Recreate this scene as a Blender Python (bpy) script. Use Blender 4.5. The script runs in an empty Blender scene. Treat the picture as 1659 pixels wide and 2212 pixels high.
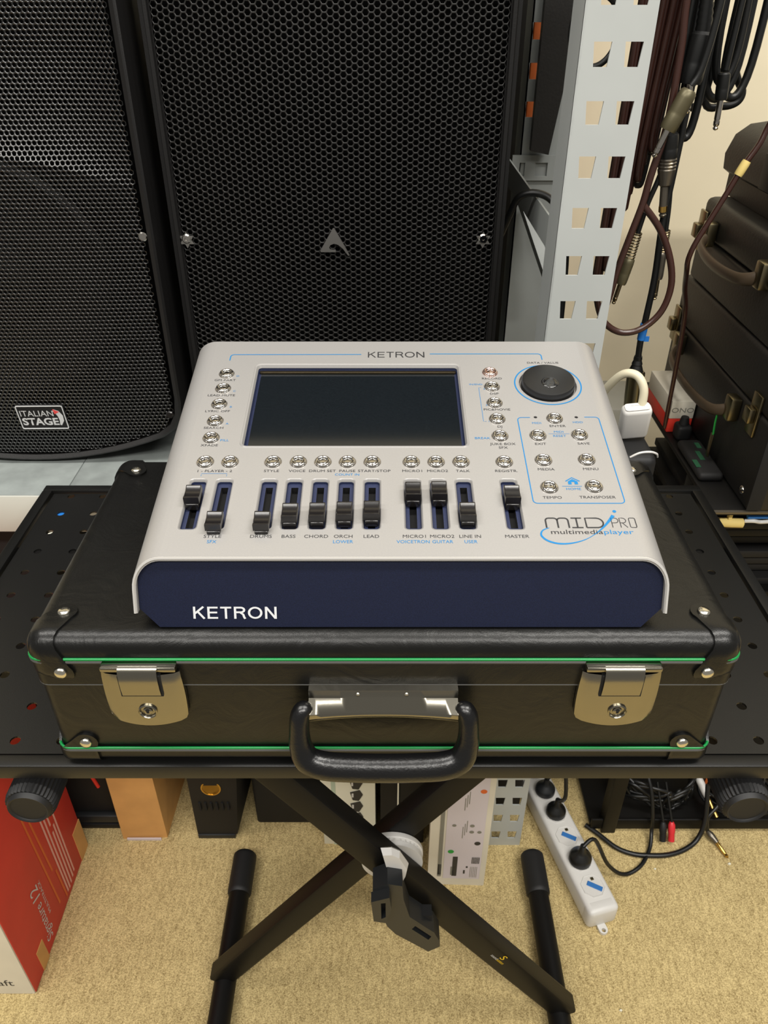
import bpy, bmesh, math, random
import numpy as np
from mathutils import Vector, Matrix, geometry
random.seed(7)
rnd = random.Random(11)

# ------------------------------------------------------------------ camera
scene = bpy.context.scene
cd = bpy.data.cameras.new('camera'); cam = bpy.data.objects.new('camera', cd)
scene.collection.objects.link(cam); scene.camera = cam
cam.location = (0, 0, 1.25)
cam.rotation_euler = (math.radians(90 - 34.2), 0, 0)
cd.sensor_fit = 'VERTICAL'; cd.sensor_height = 34.6
cd.lens = 34.6 * 1680 / 2212
cd.clip_start = 0.02; cd.clip_end = 30
cd.dof.use_dof = True; cd.dof.focus_distance = 0.60; cd.dof.aperture_fstop = 28

# ------------------------------------------------------------------ light
world = bpy.data.worlds.new('world'); scene.world = world; world.use_nodes = True
world.node_tree.nodes['Background'].inputs[0].default_value = (1.0, 0.95, 0.87, 1)
world.node_tree.nodes['Background'].inputs[1].default_value = 0.19
def tube_light(name, x, y, z, lx, ly, watt, col=(1, .965, .905)):
    l = bpy.data.lights.new(name, 'AREA'); l.shape = 'RECTANGLE'; l.size = lx; l.size_y = ly
    l.energy = watt; l.color = col
    o = bpy.data.objects.new(name, l); scene.collection.objects.link(o); o.location = (x, y, z)
    return o
tube_light('ceiling_tube', -.95, -1.15, 2.75, 1.5, .22, 36)
tube_light('ceiling_tube', .95, -1.15, 2.75, 1.5, .22, 47)
tube_light('ceiling_tube', -.95, 0.30, 2.75, 1.5, .22, 20)
tube_light('ceiling_tube', .95, 0.30, 2.75, 1.5, .22, 26)
scene.view_settings.view_transform = 'Standard'; scene.view_settings.look = 'None'
scene.view_settings.gamma = 1.0; scene.view_settings.use_curve_mapping = False
scene.view_settings.exposure = 0.40

# ------------------------------------------------------------------ helpers
def lin(c): c /= 255.0; return c / 12.92 if c <= .04045 else ((c + .055) / 1.055) ** 2.4
def rgb(r, g, b): return (lin(r), lin(g), lin(b), 1)
MATS = {}
def mat(name, col, rough=.5, metal=0., var=0., vscale=40., bump=0., bscale=200., bdist=.001, spec=.5, coat=0., detail=3., emit=None, stretch=None):
    m = bpy.data.materials.new(name); m.use_nodes = True; nt = m.node_tree; p = nt.nodes['Principled BSDF']
    p.inputs['Base Color'].default_value = col; p.inputs['Roughness'].default_value = rough; p.inputs['Metallic'].default_value = metal
    p.inputs['Specular IOR Level'].default_value = spec; p.inputs['Coat Weight'].default_value = coat; p.inputs['Coat Roughness'].default_value = .13
    tc = None
    if var or bump:
        tc = nt.nodes.new('ShaderNodeTexCoord'); src = tc.outputs['Object']
        if stretch:
            mp = nt.nodes.new('ShaderNodeMapping'); mp.inputs['Scale'].default_value = stretch
            nt.links.new(src, mp.inputs[0]); src = mp.outputs[0]
    if var:
        n = nt.nodes.new('ShaderNodeTexNoise'); n.inputs['Scale'].default_value = vscale; n.inputs['Detail'].default_value = detail
        r = nt.nodes.new('ShaderNodeValToRGB'); r.color_ramp.elements[0].position = .32; r.color_ramp.elements[1].position = .68
        r.color_ramp.elements[0].color = tuple(c * (1 - var) for c in col[:3]) + (1,)
        r.color_ramp.elements[1].color = tuple(min(1, c * (1 + var)) for c in col[:3]) + (1,)
        nt.links.new(src, n.inputs[0]); nt.links.new(n.outputs[0], r.inputs[0]); nt.links.new(r.outputs[0], p.inputs['Base Color'])
    if bump:
        n = nt.nodes.new('ShaderNodeTexNoise'); n.inputs['Scale'].default_value = bscale; n.inputs['Detail'].default_value = 4
        b = nt.nodes.new('ShaderNodeBump'); b.inputs['Strength'].default_value = bump; b.inputs['Distance'].default_value = bdist
        nt.links.new(src, n.inputs[0]); nt.links.new(n.outputs[0], b.inputs['Height']); nt.links.new(b.outputs[0], p.inputs['Normal'])
    if emit:
        p.inputs['Emission Color'].default_value = emit; p.inputs['Emission Strength'].default_value = 1
    MATS[name] = m
    return m
mat('silver', rgb(164, 162, 160), .38, .35, var=.02, vscale=900)
mat('silver_rim', rgb(196, 194, 190), .30, .35)
mat('navy', rgb(14, 20, 42), .5, 0., spec=.3, var=.28, vscale=1800, bump=.12, bscale=1500, bdist=.0003)
mat('navy_well', rgb(32, 40, 70), .5, 0, var=.25, vscale=1500)
mat('chrome', rgb(196, 192, 186), .10, 1.)
mat('chrome_pink', rgb(226, 196, 186), .16, 1.)
mat('nickel', rgb(150, 146, 134), .2, 1., bump=.05, bscale=400, bdist=.0003)
mat('nickel_dark', rgb(120, 108, 84), .3, 1.)
mat('cap_black', rgb(24, 22, 22), .24, 0, spec=.6)
mat('dial_black', rgb(22, 22, 23), .34, 0, spec=.6, bump=.1, bscale=900, bdist=.0002)
mat('slit_black', rgb(8, 8, 9), .8)
mat('dimple_black', rgb(20, 20, 21), .10, 0, spec=.9)
mat('glass_black', rgb(15, 20, 24), .09, 0, spec=.55, var=.15, vscale=500)
mat('print_grey', rgb(40, 40, 42), .5)
mat('print_blue', rgb(5, 112, 170), .5)
mat('print_white', rgb(200, 202, 204), .45)
mat('house_blue', rgb(5, 112, 170), .5)
def leather(name, col, rough=.46):
    m = mat(name, col, rough, 0, var=.22, vscale=25, spec=.38)
    nt = m.node_tree; p = nt.nodes['Principled BSDF']; tc = [n for n in nt.nodes if n.type == 'TEX_COORD'][0]
    n1 = nt.nodes.new('ShaderNodeTexNoise'); n1.inputs['Scale'].default_value = 26; n1.inputs['Detail'].default_value = 7; n1.inputs['Distortion'].default_value = 1.8
    v = nt.nodes.new('ShaderNodeTexVoronoi'); v.inputs['Scale'].default_value = 1100
    mx = nt.nodes.new('ShaderNodeMath'); mx.operation = 'MULTIPLY_ADD'; mx.inputs[1].default_value = .05
    b = nt.nodes.new('ShaderNodeBump'); b.inputs['Strength'].default_value = .42; b.inputs['Distance'].default_value = .0018
    nt.links.new(tc.outputs['Object'], n1.inputs[0]); nt.links.new(tc.outputs['Object'], v.inputs[0])
    nt.links.new(v.outputs[0], mx.inputs[0]); nt.links.new(n1.outputs[0], mx.inputs[2]); nt.links.new(mx.outputs[0], b.inputs['Height'])
    nt.links.new(b.outputs[0], p.inputs['Normal'])
    return m
leather('leather', rgb(13, 13, 12), .35)
leather('leather_cap', rgb(13, 13, 12), .31)
mat('piping_green', rgb(4, 124, 58), .35)
mat('piping_dark', rgb(72, 72, 70), .45)
mat('rivet', rgb(225, 220, 205), .2, 1.)
mat('handle_black', rgb(13, 13, 14), .28, 0, bump=.35, bscale=500, bdist=.0006, spec=.55)
mat('powder_black', rgb(11, 11, 10), .42, 0, bump=.2, bscale=1400, bdist=.0003, spec=.5)
mat('steel_black', rgb(11, 10, 9), .5, 0, bump=.1, bscale=900, bdist=.0003, spec=.25)
mat('rubber', rgb(15, 15, 16), .6)
mat('plastic_white', rgb(206, 204, 200), .38)
mat('plastic_lever', rgb(30, 32, 34), .45)
mat('sticker_yellow', rgb(226, 190, 30), .5)
mat('speaker_black', rgb(17, 16, 16), .45, 0, bump=.25, bscale=700, bdist=.0005)
mat('grille_black', rgb(13, 13, 13), .30, 0, spec=.5, coat=1.)
mat('grille_hex', rgb(27, 26, 25), .42, 0, spec=.5)
mat('foam_black', rgb(6, 6, 6), .95, spec=.1)
mat('woofer_grey', rgb(11, 11, 11), .6, spec=.2)
mat('badge_silver', rgb(150, 148, 144), .35, .8)
mat('badge_red', rgb(220, 70, 70), .5)
mat('rack_grey', rgb(180, 184, 182), .42, .1, var=.03, vscale=12)
mat('rack_grey_dull', rgb(150, 154, 152), .5, .1, var=.08, vscale=9)
mat('shelf_marble', rgb(134, 140, 138), .35, 0, var=.16, vscale=34, detail=8)
mat('shelf_white', rgb(192, 192, 184), .5)
mat('orange_card', rgb(196, 98, 40), .7)
mat('case_black', rgb(22, 20, 17), .5, 0, bump=.3, bscale=300, bdist=.0008)
mat('case_handle', rgb(70, 58, 44), .4)
mat('brass', rgb(140, 130, 102), .3, 1.)
mat('cable_black', rgb(15, 16, 16), .40)
mat('cable_brown', rgb(58, 34, 28), .25, spec=.7)
mat('cable_cream', rgb(206, 198, 172), .4)
mat('tape_blue', rgb(30, 110, 190), .5)
mat('gold', rgb(212, 172, 92), .22, 1.)
mat('plug_olive', rgb(92, 86, 64), .4, .5)
mat('plug_grey', rgb(110, 104, 94), .3, .8)
mat('wall_cream', rgb(232, 220, 190), .8, 0, var=.03, vscale=5, bump=.1, bscale=120, bdist=.001)
mat('red_card', rgb(204, 56, 46), .55, 0, var=.06, vscale=14)
mat('white_card', rgb(214, 208, 192), .6, 0, var=.05, vscale=12)
mat('kraft', rgb(206, 156, 92), .7, 0, var=.07, vscale=22)
mat('print_orange', rgb(214, 104, 46), .6)
mat('print_rose', rgb(226, 170, 158), .6)
mat('paper_white', rgb(226, 224, 206), .55)
mat('paper_lilac', rgb(206, 198, 204), .55)
mat('print_dark', rgb(50, 48, 46), .6)
mat('print_green', rgb(40, 150, 60), .6)
mat('print_dull_green', rgb(22, 74, 46), .7)
mat('print_teal', rgb(176, 190, 170), .6)
mat('socket_blue', rgb(50, 110, 176), .4)
mat('plug_red', rgb(206, 44, 52), .4)
mat('yellow_paper', rgb(220, 196, 120), .7)
mat('red_bright', rgb(216, 54, 40), .5)
mat('box_grey', rgb(128, 126, 116), .6)
mat('void_black', rgb(13, 12, 12), .7, 0, var=.3, vscale=20)
# carpet: loop pile colour, tufts and ribs
m = mat('carpet', rgb(186, 162, 108), .95, spec=.1); nt = m.node_tree; p = nt.nodes['Principled BSDF']
tc = nt.nodes.new('ShaderNodeTexCoord')
n1 = nt.nodes.new('ShaderNodeTexNoise'); n1.inputs['Scale'].default_value = 560; n1.inputs['Detail'].default_value = 2
n2 = nt.nodes.new('ShaderNodeTexNoise'); n2.inputs['Scale'].default_value = 9; n2.inputs['Detail'].default_value = 4
mp = nt.nodes.new('ShaderNodeMapping'); mp.inputs['Scale'].default_value = (190, 46, 1)
n3 = nt.nodes.new('ShaderNodeTexNoise'); n3.inputs['Scale'].default_value = 1; n3.inputs['Detail'].default_value = 2
r1 = nt.nodes.new('ShaderNodeValToRGB'); r1.color_ramp.elements[0].position = .30; r1.color_ramp.elements[1].position = .66
r1.color_ramp.elements[0].color = rgb(122, 102, 62); r1.color_ramp.elements[1].color = rgb(221, 199, 144)
mxa = nt.nodes.new('ShaderNodeMath'); mxa.operation = 'MULTIPLY_ADD'; mxa.inputs[1].default_value = .66
mxb = nt.nodes.new('ShaderNodeMath'); mxb.operation = 'MULTIPLY_ADD'; mxb.inputs[1].default_value = .25
mxc = nt.nodes.new('ShaderNodeMath'); mxc.operation = 'MULTIPLY'; mxc.inputs[1].default_value = .12
b = nt.nodes.new('ShaderNodeBump'); b.inputs['Strength'].default_value = .7; b.inputs['Distance'].default_value = .003
L = nt.links.new
L(tc.outputs['Object'], n1.inputs[0]); L(tc.outputs['Object'], n2.inputs[0]); L(tc.outputs['Object'], mp.inputs[0]); L(mp.outputs[0], n3.inputs[0])
L(n2.outputs[0], mxc.inputs[0]); L(n3.outputs[0], mxb.inputs[0]); L(mxc.outputs[0], mxb.inputs[2]); L(n1.outputs[0], mxa.inputs[0]); L(mxb.outputs[0], mxa.inputs[2])
L(mxa.outputs[0], r1.inputs[0]); L(r1.outputs[0], p.inputs['Base Color']); L(mxa.outputs[0], b.inputs['Height']); L(b.outputs[0], p.inputs['Normal'])

I4 = Matrix.Identity(4)
def T(x, y, z): return Matrix.Translation((x, y, z))
def R(deg, ax): return Matrix.Rotation(math.radians(deg), 4, ax)
def frame(o, x, y, z):
    m = Matrix.Identity(4)
    for i, a in enumerate((x, y, z)):
        for k in range(3): m[k][i] = a[k]
    for k in range(3): m[k][3] = o[k]
    return m
def cr(pts, k=6, closed=False):
    P = [Vector(p) for p in pts]; n = len(P); out = []
    rng = range(n if closed else n - 1)
    for i in rng:
        a, b_, c, d = (P[(i - 1) % n], P[i], P[(i + 1) % n], P[(i + 2) % n]) if closed else (P[max(i - 1, 0)], P[i], P[i + 1], P[min(i + 2, n - 1)])
        for j in range(k):
            t = j / k
            out.append(.5 * ((2 * b_) + (c - a) * t + (2 * a - 5 * b_ + 4 * c - d) * t * t + (3 * b_ - a - 3 * c + d) * t ** 3))
    if not closed: out.append(P[-1])
    return out
def rrect(w, h, r, n=4, cx=0, cy=0):
    out = []
    for sx, sy, a0 in ((1, 1, 0), (-1, 1, 90), (-1, -1, 180), (1, -1, 270)):
        for i in range(n + 1):
            a = math.radians(a0 + 90 * i / n)
            out.append((cx + sx * (w / 2 - r) + r * math.cos(a), cy + sy * (h / 2 - r) + r * math.sin(a)))
    return out
def circ(r, n=24, cx=0, cy=0, a0=0): return [(cx + r * math.cos(a0 + 2 * math.pi * i / n), cy + r * math.sin(a0 + 2 * math.pi * i / n)) for i in range(n)]

class B:
    def __init__(s, M=None): s.v = []; s.f = []; s.M = M
    def add(s, vs, fs, M=None):
        o = len(s.v)
        if M is not None: vs = [M @ Vector(v) for v in vs]
        s.v += [tuple(v) for v in vs]; s.f += [tuple(i + o for i in f) for f in fs]; return s
    def box(s, c, d, bev=0, seg=2, M=None):
        bm = bmesh.new(); bmesh.ops.create_cube(bm, size=1)
        for v in bm.verts: v.co = Vector((v.co.x * d[0], v.co.y * d[1], v.co.z * d[2]))
        if bev: bmesh.ops.bevel(bm, geom=list(bm.edges), offset=min(bev, min(d) * .49), segments=seg, profile=.5, affect='EDGES', clamp_overlap=True)
        bm.verts.index_update(); vs = [v.co + Vector(c) for v in bm.verts]; fs = [[v.index for v in f.verts] for f in bm.faces]; bm.free()
        return s.add(vs, fs, M)
    def bb(s, a, b_, bev=0, seg=2, M=None):
        return s.box([(a[i] + b_[i]) / 2 for i in range(3)], [abs(b_[i] - a[i]) for i in range(3)], bev, seg, M)
    def lathe(s, prof, n=24, M=None):
        vs = []; fs = []; k = len(prof)
        for i in range(n):
            a = 2 * math.pi * i / n
            for r, z in prof: vs.append((r * math.cos(a), r * math.sin(a), z))
        for i in range(n):
            j = (i + 1) % n
            for q in range(k - 1): fs.append((i * k + q, j * k + q, j * k + q + 1, i * k + q + 1))
        if prof[0][0] > 1e-6: fs.append(tuple(i * k for i in range(n))[::-1])
        if prof[-1][0] > 1e-6: fs.append(tuple(i * k + k - 1 for i in range(n)))
        return s.add(vs, fs, M)
    def cyl(s, p0, p1, r0, r1=None, n=14):
        p0 = Vector(p0); p1 = Vector(p1); d = p1 - p0; r1 = r0 if r1 is None else r1
        q = d.to_track_quat('Z', 'Y').to_matrix().to_4x4(); q.translation = p0
        return s.lathe([(r0, 0), (r1, d.length)], n, q)
    def rod(s, p0, p1, prof, n=14):
        p0 = Vector(p0); p1 = Vector(p1); d = p1 - p0
        q = d.to_track_quat('Z', 'Y').to_matrix().to_4x4(); q.translation = p0
        return s.lathe([(r, t * d.length) for r, t in prof], n, q)
    def tube(s, pts, r, n=8, k=0, closed=False, flat=None):
        P = cr(pts, k, closed) if k else [Vector(p) for p in pts]
        m = len(P); vs = []; fs = []; up = None
        for i, p in enumerate(P):
            t = (P[(i + 1) % m] - P[i - 1]) if closed else (P[min(i + 1, m - 1)] - P[max(i - 1, 0)])
            if t.length < 1e-9: t = Vector((0, 0, 1))
            t.normalize()
            if up is None:
                up = t.orthogonal().normalized() if flat is None else Vector(flat)
            up = (up - t * up.dot(t)); up = up.normalized() if up.length > 1e-6 else t.orthogonal().normalized()
            sd = t.cross(up); rr = r[i] if isinstance(r, (list, tuple)) else r
            ra, rb = rr if isinstance(rr, tuple) else (rr, rr)
            for j in range(n):
                a = 2 * math.pi * j / n; vs.append(p + up * (ra * math.cos(a)) + sd * (rb * math.sin(a)))
        for i in range(m if closed else m - 1):
            for j in range(n):
                a = i * n; c = ((i + 1) % m) * n; fs.append((a + j, a + (j + 1) % n, c + (j + 1) % n, c + j))
        if not closed: fs += [tuple(range(n))[::-1], tuple((m - 1) * n + j for j in range(n))]
        return s.add(vs, fs)
    def cdt(s, outer, holes=(), extra=()):
        pts = []; ed = []
        for lp in [outer] + list(holes):
            o = len(pts); pts += [Vector(p[:2]) for p in lp]; ed += [(o + i, o + (i + 1) % len(lp)) for i in range(len(lp))]
        pts += [Vector(p) for p in extra]
        r = geometry.delaunay_2d_cdt(pts, ed, [], 1, 1e-8)
        V = np.array([(v.x, v.y) for v in r[0]]); Fs = [tuple(f) for f in r[2]]
        if holes:                                   # keep triangles whose centre is inside an odd number of loops
            c = np.array([V[list(f)].mean(0) for f in Fs]); odd = np.zeros(len(Fs), int)
            for lp in [outer] + list(holes):
                A = np.array([p[:2] for p in lp]); C = np.roll(A, -1, 0); ins = np.zeros(len(Fs), bool)
                sel = np.where((c[:, 0] >= A[:, 0].min()) & (c[:, 0] <= A[:, 0].max()) & (c[:, 1] >= A[:, 1].min()) & (c[:, 1] <= A[:, 1].max()))[0]
                for (x0, y0), (x1, y1) in zip(A, C):
                    if y0 == y1: continue
                    q = c[sel]; hit = ((y0 > q[:, 1]) != (y1 > q[:, 1])) & (q[:, 0] < (x1 - x0) * (q[:, 1] - y0) / (y1 - y0) + x0); ins[sel] ^= hit
                odd += ins
            Fs = [f for f, o in zip(Fs, odd) if o % 2 == 1]
        return [tuple(v) for v in V], Fs
    def plate(s, outer, z0, z1, holes=(), M=None, walls=True):
        vs, fs = s.cdt(outer, holes)
        s.add([(x, y, z1) for x, y in vs], fs, M)
        if z0 is not None:
            s.add([(x, y, z0) for x, y in vs], [f[::-1] for f in fs], M)
            if walls:
                for lp in [outer] + list(holes):
                    n = len(lp)
                    s.add([(p[0], p[1], z0) for p in lp] + [(p[0], p[1], z1) for p in lp], [(i, (i + 1) % n, n + (i + 1) % n, n + i) for i in range(n)], M)
        return s
    def loft(s, loops, M=None, cap0=False, cap1=False, closed=True):
        n = len(loops[0]); vs = [p for l in loops for p in l]; fs = []
        for a in range(len(loops) - 1):
            for i in range(n if closed else n - 1): fs.append((a * n + i, a * n + (i + 1) % n, (a + 1) * n + (i + 1) % n, (a + 1) * n + i))
        if cap0: fs.append(tuple(range(n))[::-1])
        if cap1: fs.append(tuple((len(loops) - 1) * n + i for i in range(n)))
        return s.add(vs, fs, M)
    def mesh(s, name, smooth=35, fix=True, weld=True):
        me = bpy.data.meshes.new(name); me.from_pydata(s.v, [], s.f)
        if fix:
            bm = bmesh.new(); bm.from_mesh(me)
            if weld: bmesh.ops.remove_doubles(bm, verts=bm.verts, dist=2e-6)
            bmesh.ops.recalc_face_normals(bm, faces=bm.faces); bm.to_mesh(me); bm.free()
        if smooth:
            me.polygons.foreach_set('use_smooth', [True] * len(me.polygons)); me.set_sharp_from_angle(angle=math.radians(smooth))
        me.update(); return me

WM = {}
def link(name, data, M=I4, parent=None):
    o = bpy.data.objects.new(name, data); scene.collection.objects.link(o)
    if parent is not None:
        o.parent = parent; o.matrix_parent_inverse = WM[parent.name].inverted()
    o.matrix_basis = M; WM[o.name] = M.copy(); return o
def tag(o, label=None, cat=None, group=None, kind=None):
    if label: o['label'] = label
    if cat: o['category'] = cat
    if group: o['group'] = group
    if kind: o['kind'] = kind
    return o
def thing(name, loc, label, cat, group=None):
    return tag(link(name, None, T(*loc)), label, cat, group)
def part(name, b, m, parent=None, M=None, smooth=35, fix=True, label=None, cat=None, group=None, kind=None, weld=True):
    """one mesh object; without M the vertices are world coordinates and the origin goes to their centre"""
    if M is None:
        a = np.array(b.v); c = (a.min(0) + a.max(0)) / 2; b.v = [tuple(p) for p in (a - c)]; M = T(*c)
    me = b.mesh(name, smooth, fix, weld); me.materials.append(MATS[m])
    return tag(link(name, me, M, parent), label, cat, group, kind)
def share(name, src, M, parent):
    return link(name, src.data, M, parent)

TEXTS = []
def text(s, M, h, m, parent, w=None, stretch=1.15, align='C', shear=0, bold=0, name='lettering'):
    """flat print: fitted to cap height h (and width w), centred on the origin of M, in its XY plane"""
    c = bpy.data.curves.new('print', 'FONT'); c.body = s; c.size = 1; c.shear = shear; c.resolution_u = 3
    if bold: c.offset = bold
    o = bpy.data.objects.new('print_source', c); scene.collection.objects.link(o)
    TEXTS.append((o, M, h, m, parent, w, stretch, align, name))
def flush_texts():
    c = bpy.data.curves.new('print', 'FONT'); c.body = 'H'; c.size = 1
    ref = bpy.data.objects.new('print_source', c); scene.collection.objects.link(ref)
    bpy.context.view_layer.update(); dg = bpy.context.evaluated_depsgraph_get()
    me = bpy.data.meshes.new_from_object(ref.evaluated_get(dg)); HH = max(v.co.y for v in me.vertices); bpy.data.objects.remove(ref)
    for o, M, h, m, parent, w, stretch, align, name in TEXTS:
        me = bpy.data.meshes.new_from_object(o.evaluated_get(dg))
        a = np.array([v.co[:] for v in me.vertices]); lo = a.min(0); hi = a.max(0)
        k = h / HH; kx = k * stretch
        if w: kx = w / (hi[0] - lo[0])
        cx = (lo[0] + hi[0]) / 2 if align == 'C' else (lo[0] if align == 'L' else hi[0])
        for v in me.vertices: v.co = Vector(((v.co.x - cx) * kx, (v.co.y - HH / 2) * k, 0))
        me.materials.clear(); me.materials.append(MATS[m]); me.name = name
        link(name, me, M, parent)
    for t in TEXTS:
        c = t[0].data; bpy.data.objects.remove(t[0]); bpy.data.curves.remove(c)
    TEXTS.clear()
def wordmark(M, h, w, t, m, parent, z=.0):
    """the six capitals of the maker's name as flat strokes, w wide and h tall, centred on M"""
    e = t / 2
    def ell(cx, cy, rx, ry, a0, a1, n=20): return [(cx + rx * math.cos(math.radians(a0 + (a1 - a0) * i / n)), cy + ry * math.sin(math.radians(a0 + (a1 - a0) * i / n))) for i in range(n + 1)]
    G = {'K': (.74, [[(e, 0), (e, 1)], [(e, .40), (.66, 1)], [(.27, .62), (.70, 0)]]), 'E': (.66, [[(e, 0), (e, 1)], [(0, 1 - e), (.66, 1 - e)], [(0, .52), (.62, .52)], [(0, e), (.66, e)]]),
         'T': (.70, [[(.35, 0), (.35, 1)], [(0, 1 - e), (.70, 1 - e)]]), 'R': (.72, [[(e, 0), (e, 1)], [(0, 1 - e), (.44, 1 - e)] + ell(.44, .735, .21, .265 - e, 90, -90, 10) + [(0, .47 + e)], [(.42, .50), (.58, .36), (.64, .12), (.70, 0)]]),
         'O': (.92, [ell(.46, .5, .46 - e, .5 - e, 0, 360, 32)]), 'N': (.74, [[(e, 0), (e, 1)], [(.74 - e, 0), (.74 - e, 1)], [(e * 1.1, 1 - e * .4), (.74 - e * 1.1, e * .4)]])}
    x = 0; b_ = B(); tot = sum(G[c][0] for c in 'KETRON') + 5 * .16; kx = w / tot
    for c in 'KETRON':
        for pl in G[c][1]:
            z += .000012; vs, fs = stroke(pl, t, z); b_.add([((x + px - tot / 2) * kx, (py - .5) * h, pz) for px, py, pz in vs], fs)
        x += G[c][0] + .16
    part('lettering', b_, m, parent, M, smooth=0, fix=False)
def stroke(pts, w, z=0):
    """flat ribbon along a 2-D polyline; w is a width or a width per point"""
    n = len(pts); vs = []; fs = []
    for i in range(n):
        a = Vector(pts[max(i - 1, 0)][:2]); c = Vector(pts[min(i + 1, n - 1)][:2]); d = (c - a).normalized(); nn = Vector((-d.y, d.x))
        ww = (w[i] if isinstance(w, list) else w) / 2; p = Vector(pts[i][:2])
        vs += [(p.x + nn.x * ww, p.y + nn.y * ww, z), (p.x - nn.x * ww, p.y - nn.y * ww, z)]
    for i in range(n - 1): fs.append((2 * i, 2 * i + 1, 2 * i + 3, 2 * i + 2))
    return vs, fs

# ================================================================== the setting
part('floor', B().bb((-2.2, -.6, -.02), (2.2, 1.375, 0)), 'carpet', kind='structure', label='yellow-brown looped carpet floor under the stand')
part('wall_back', B().bb((-2.2, 1.375, -.02), (2.2, 1.43, 2.8)), 'wall_cream', kind='structure', label='cream painted wall behind the hanging cables')

# ================================================================== media player
SL = math.radians(11)
PX = Vector((1, 0, 0)); PV = Vector((0, math.cos(SL), math.sin(SL))); PN = Vector((0, -math.sin(SL), math.cos(SL)))
PO = Vector((.0113, .4154, .9316))
PM = frame(PO, PX, PV, PN)                      # panel frame: u right, v up the slope, w out of the panel
player = thing('media_player', (.0113, .50, .882), 'silver and navy multimedia player with a black screen, faders and round buttons on the suitcase', 'media player')
mm = .001
HW, RC, DP = .1825, .020, .260
FADERS = [(-148.3, 51.7), (-129, 25.1), (-96, 25.1), (-77.2, 33.1), (-58.1, 33.6), (-39.1, 34.5), (-20, 35.4), (9.6, 55), (28.4, 55.5), (47.4, 34), (80.5, 51.7)]
FV = 50.6
holes = []
def rr(w, h, r, cx, cy, n=4): return rrect(w * mm, h * mm, r * mm, n, cx * mm, cy * mm)
SC = (-34.2, 168.6)                             # screen centre
sb = B()
fl = HW - RC
front = lambda w: .60 * w                       # the front edge leans forward as it goes down
outer = [(-fl, 0), (fl, 0), (fl, DP), (-fl, DP)]
fh = [rr(13.7, 52.6, 3.2, u, FV) for u, _ in FADERS]
scr = rr(179, 112.2, 5, *SC)
led = [circ(1.5 * mm, 12, u * mm, 150 * mm) for u in (111, 144)]
dialh = [circ(24.3 * mm, 40, 127.6 * mm, 194.5 * mm)]
sb.plate(outer, None, 0, fh + [scr] + led + dialh)
for (u, _), lp in zip(FADERS, fh):              # bevelled rims run down into the wells
    sb.loft([[(x, y, 0) for x, y in lp], [(x, y, .0005) for x, y in rr(13.1, 52, 3, u, FV)], [(x, y, .0001) for x, y in rr(12.2, 51, 2.8, u, FV)], [(x, y, -.0022) for x, y in rr(10.9, 49.4, 2.2, u, FV)]])
sb.loft([[(x, y, 0) for x, y in scr], [(x, y, .0006) for x, y in rr(178, 111.2, 4.8, *SC)], [(x, y, .0002) for x, y in rr(175.5, 108.8, 4, *SC)], [(x, y, -.0022) for x, y in rr(173, 106.2, 3, *SC)]])
for u in (111, 144): sb.loft([[(x, y, 0) for x, y in circ(1.5 * mm, 12, u * mm, 150 * mm)], [(x, y, -.002) for x, y in circ(1.3 * mm, 12, u * mm, 150 * mm)]], cap1=True)
sb.loft([[(x, y, 0) for x, y in circ(24.3 * mm, 40, 127.6 * mm, 194.5 * mm)], [(x, y, -.003) for x, y in circ(23.8 * mm, 40, 127.6 * mm, 194.5 * mm)]], cap1=True)
for sgn in (-1, 1):                              # rounded shoulders and sides
    def prof(th):
        pts = []
        for i in range(11):
            a = math.radians(90 * i / 10); pts.append((fl + (RC - th) * math.sin(a), -th - (RC - th) * (1 - math.cos(a))))
        return pts
    rows = []
    def wbot(v): return -.0349 + (v + .021) / (DP + .021) * (-.0901 + .0349)
    for th in (0, .0028):
        pr = prof(th)
        fr = [(sgn * x, front(w), w) for x, w in pr] + [(sgn * (HW - th), -.021, -.0349)]
        bk = [(sgn * x, DP, w) for x, w in pr] + [(sgn * (HW - th), DP, -.0901)]
        rows.append((fr, bk))
    (f0, b0), (f1, b1) = rows
    sb.loft([f0, b0], closed=False); sb.loft([f1, b1], closed=False); sb.loft([f0, f1], closed=False); sb.loft([b0, b1], closed=False)
    sb.loft([[f0[-1], f1[-1]], [b0[-1], b1[-1]]], closed=False)
sb.loft([[(-fl, 0, 0), (fl, 0, 0)], [(-fl, -.0017, -.0028), (fl, -.0017, -.0028)], [(-fl, .004, -.0028), (fl, .004, -.0028)]], closed=False)
sb.loft([[(-fl, DP, 0), (fl, DP, 0)], [(-fl, DP, -.0028), (fl, DP, -.0028)]], closed=False)
shell = part('top_shell', sb, 'silver', player, PM, smooth=40, weld=False, label='silver folded top shell')
edge = B()
ep = [(x, front(w) - .0006, w - .0012) for x, w in [(sg * (fl + (RC - .0012) * math.sin(a)), -.0 - (RC - .0012) * (1 - math.cos(a))) for sg, a in [(-1, math.radians(90 - 9 * i)) for i in range(11)] + [(1, math.radians(9 * i)) for i in range(11)]]]
ep = [(-HW + .0013, -.0211, -.0345)] + ep + [(HW - .0013, -.0211, -.0345)]
edge.tube(ep, .00125, 6)
part('front_edge', edge, 'silver_rim', player, PM, label='bright bare front edge of the shell')
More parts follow.
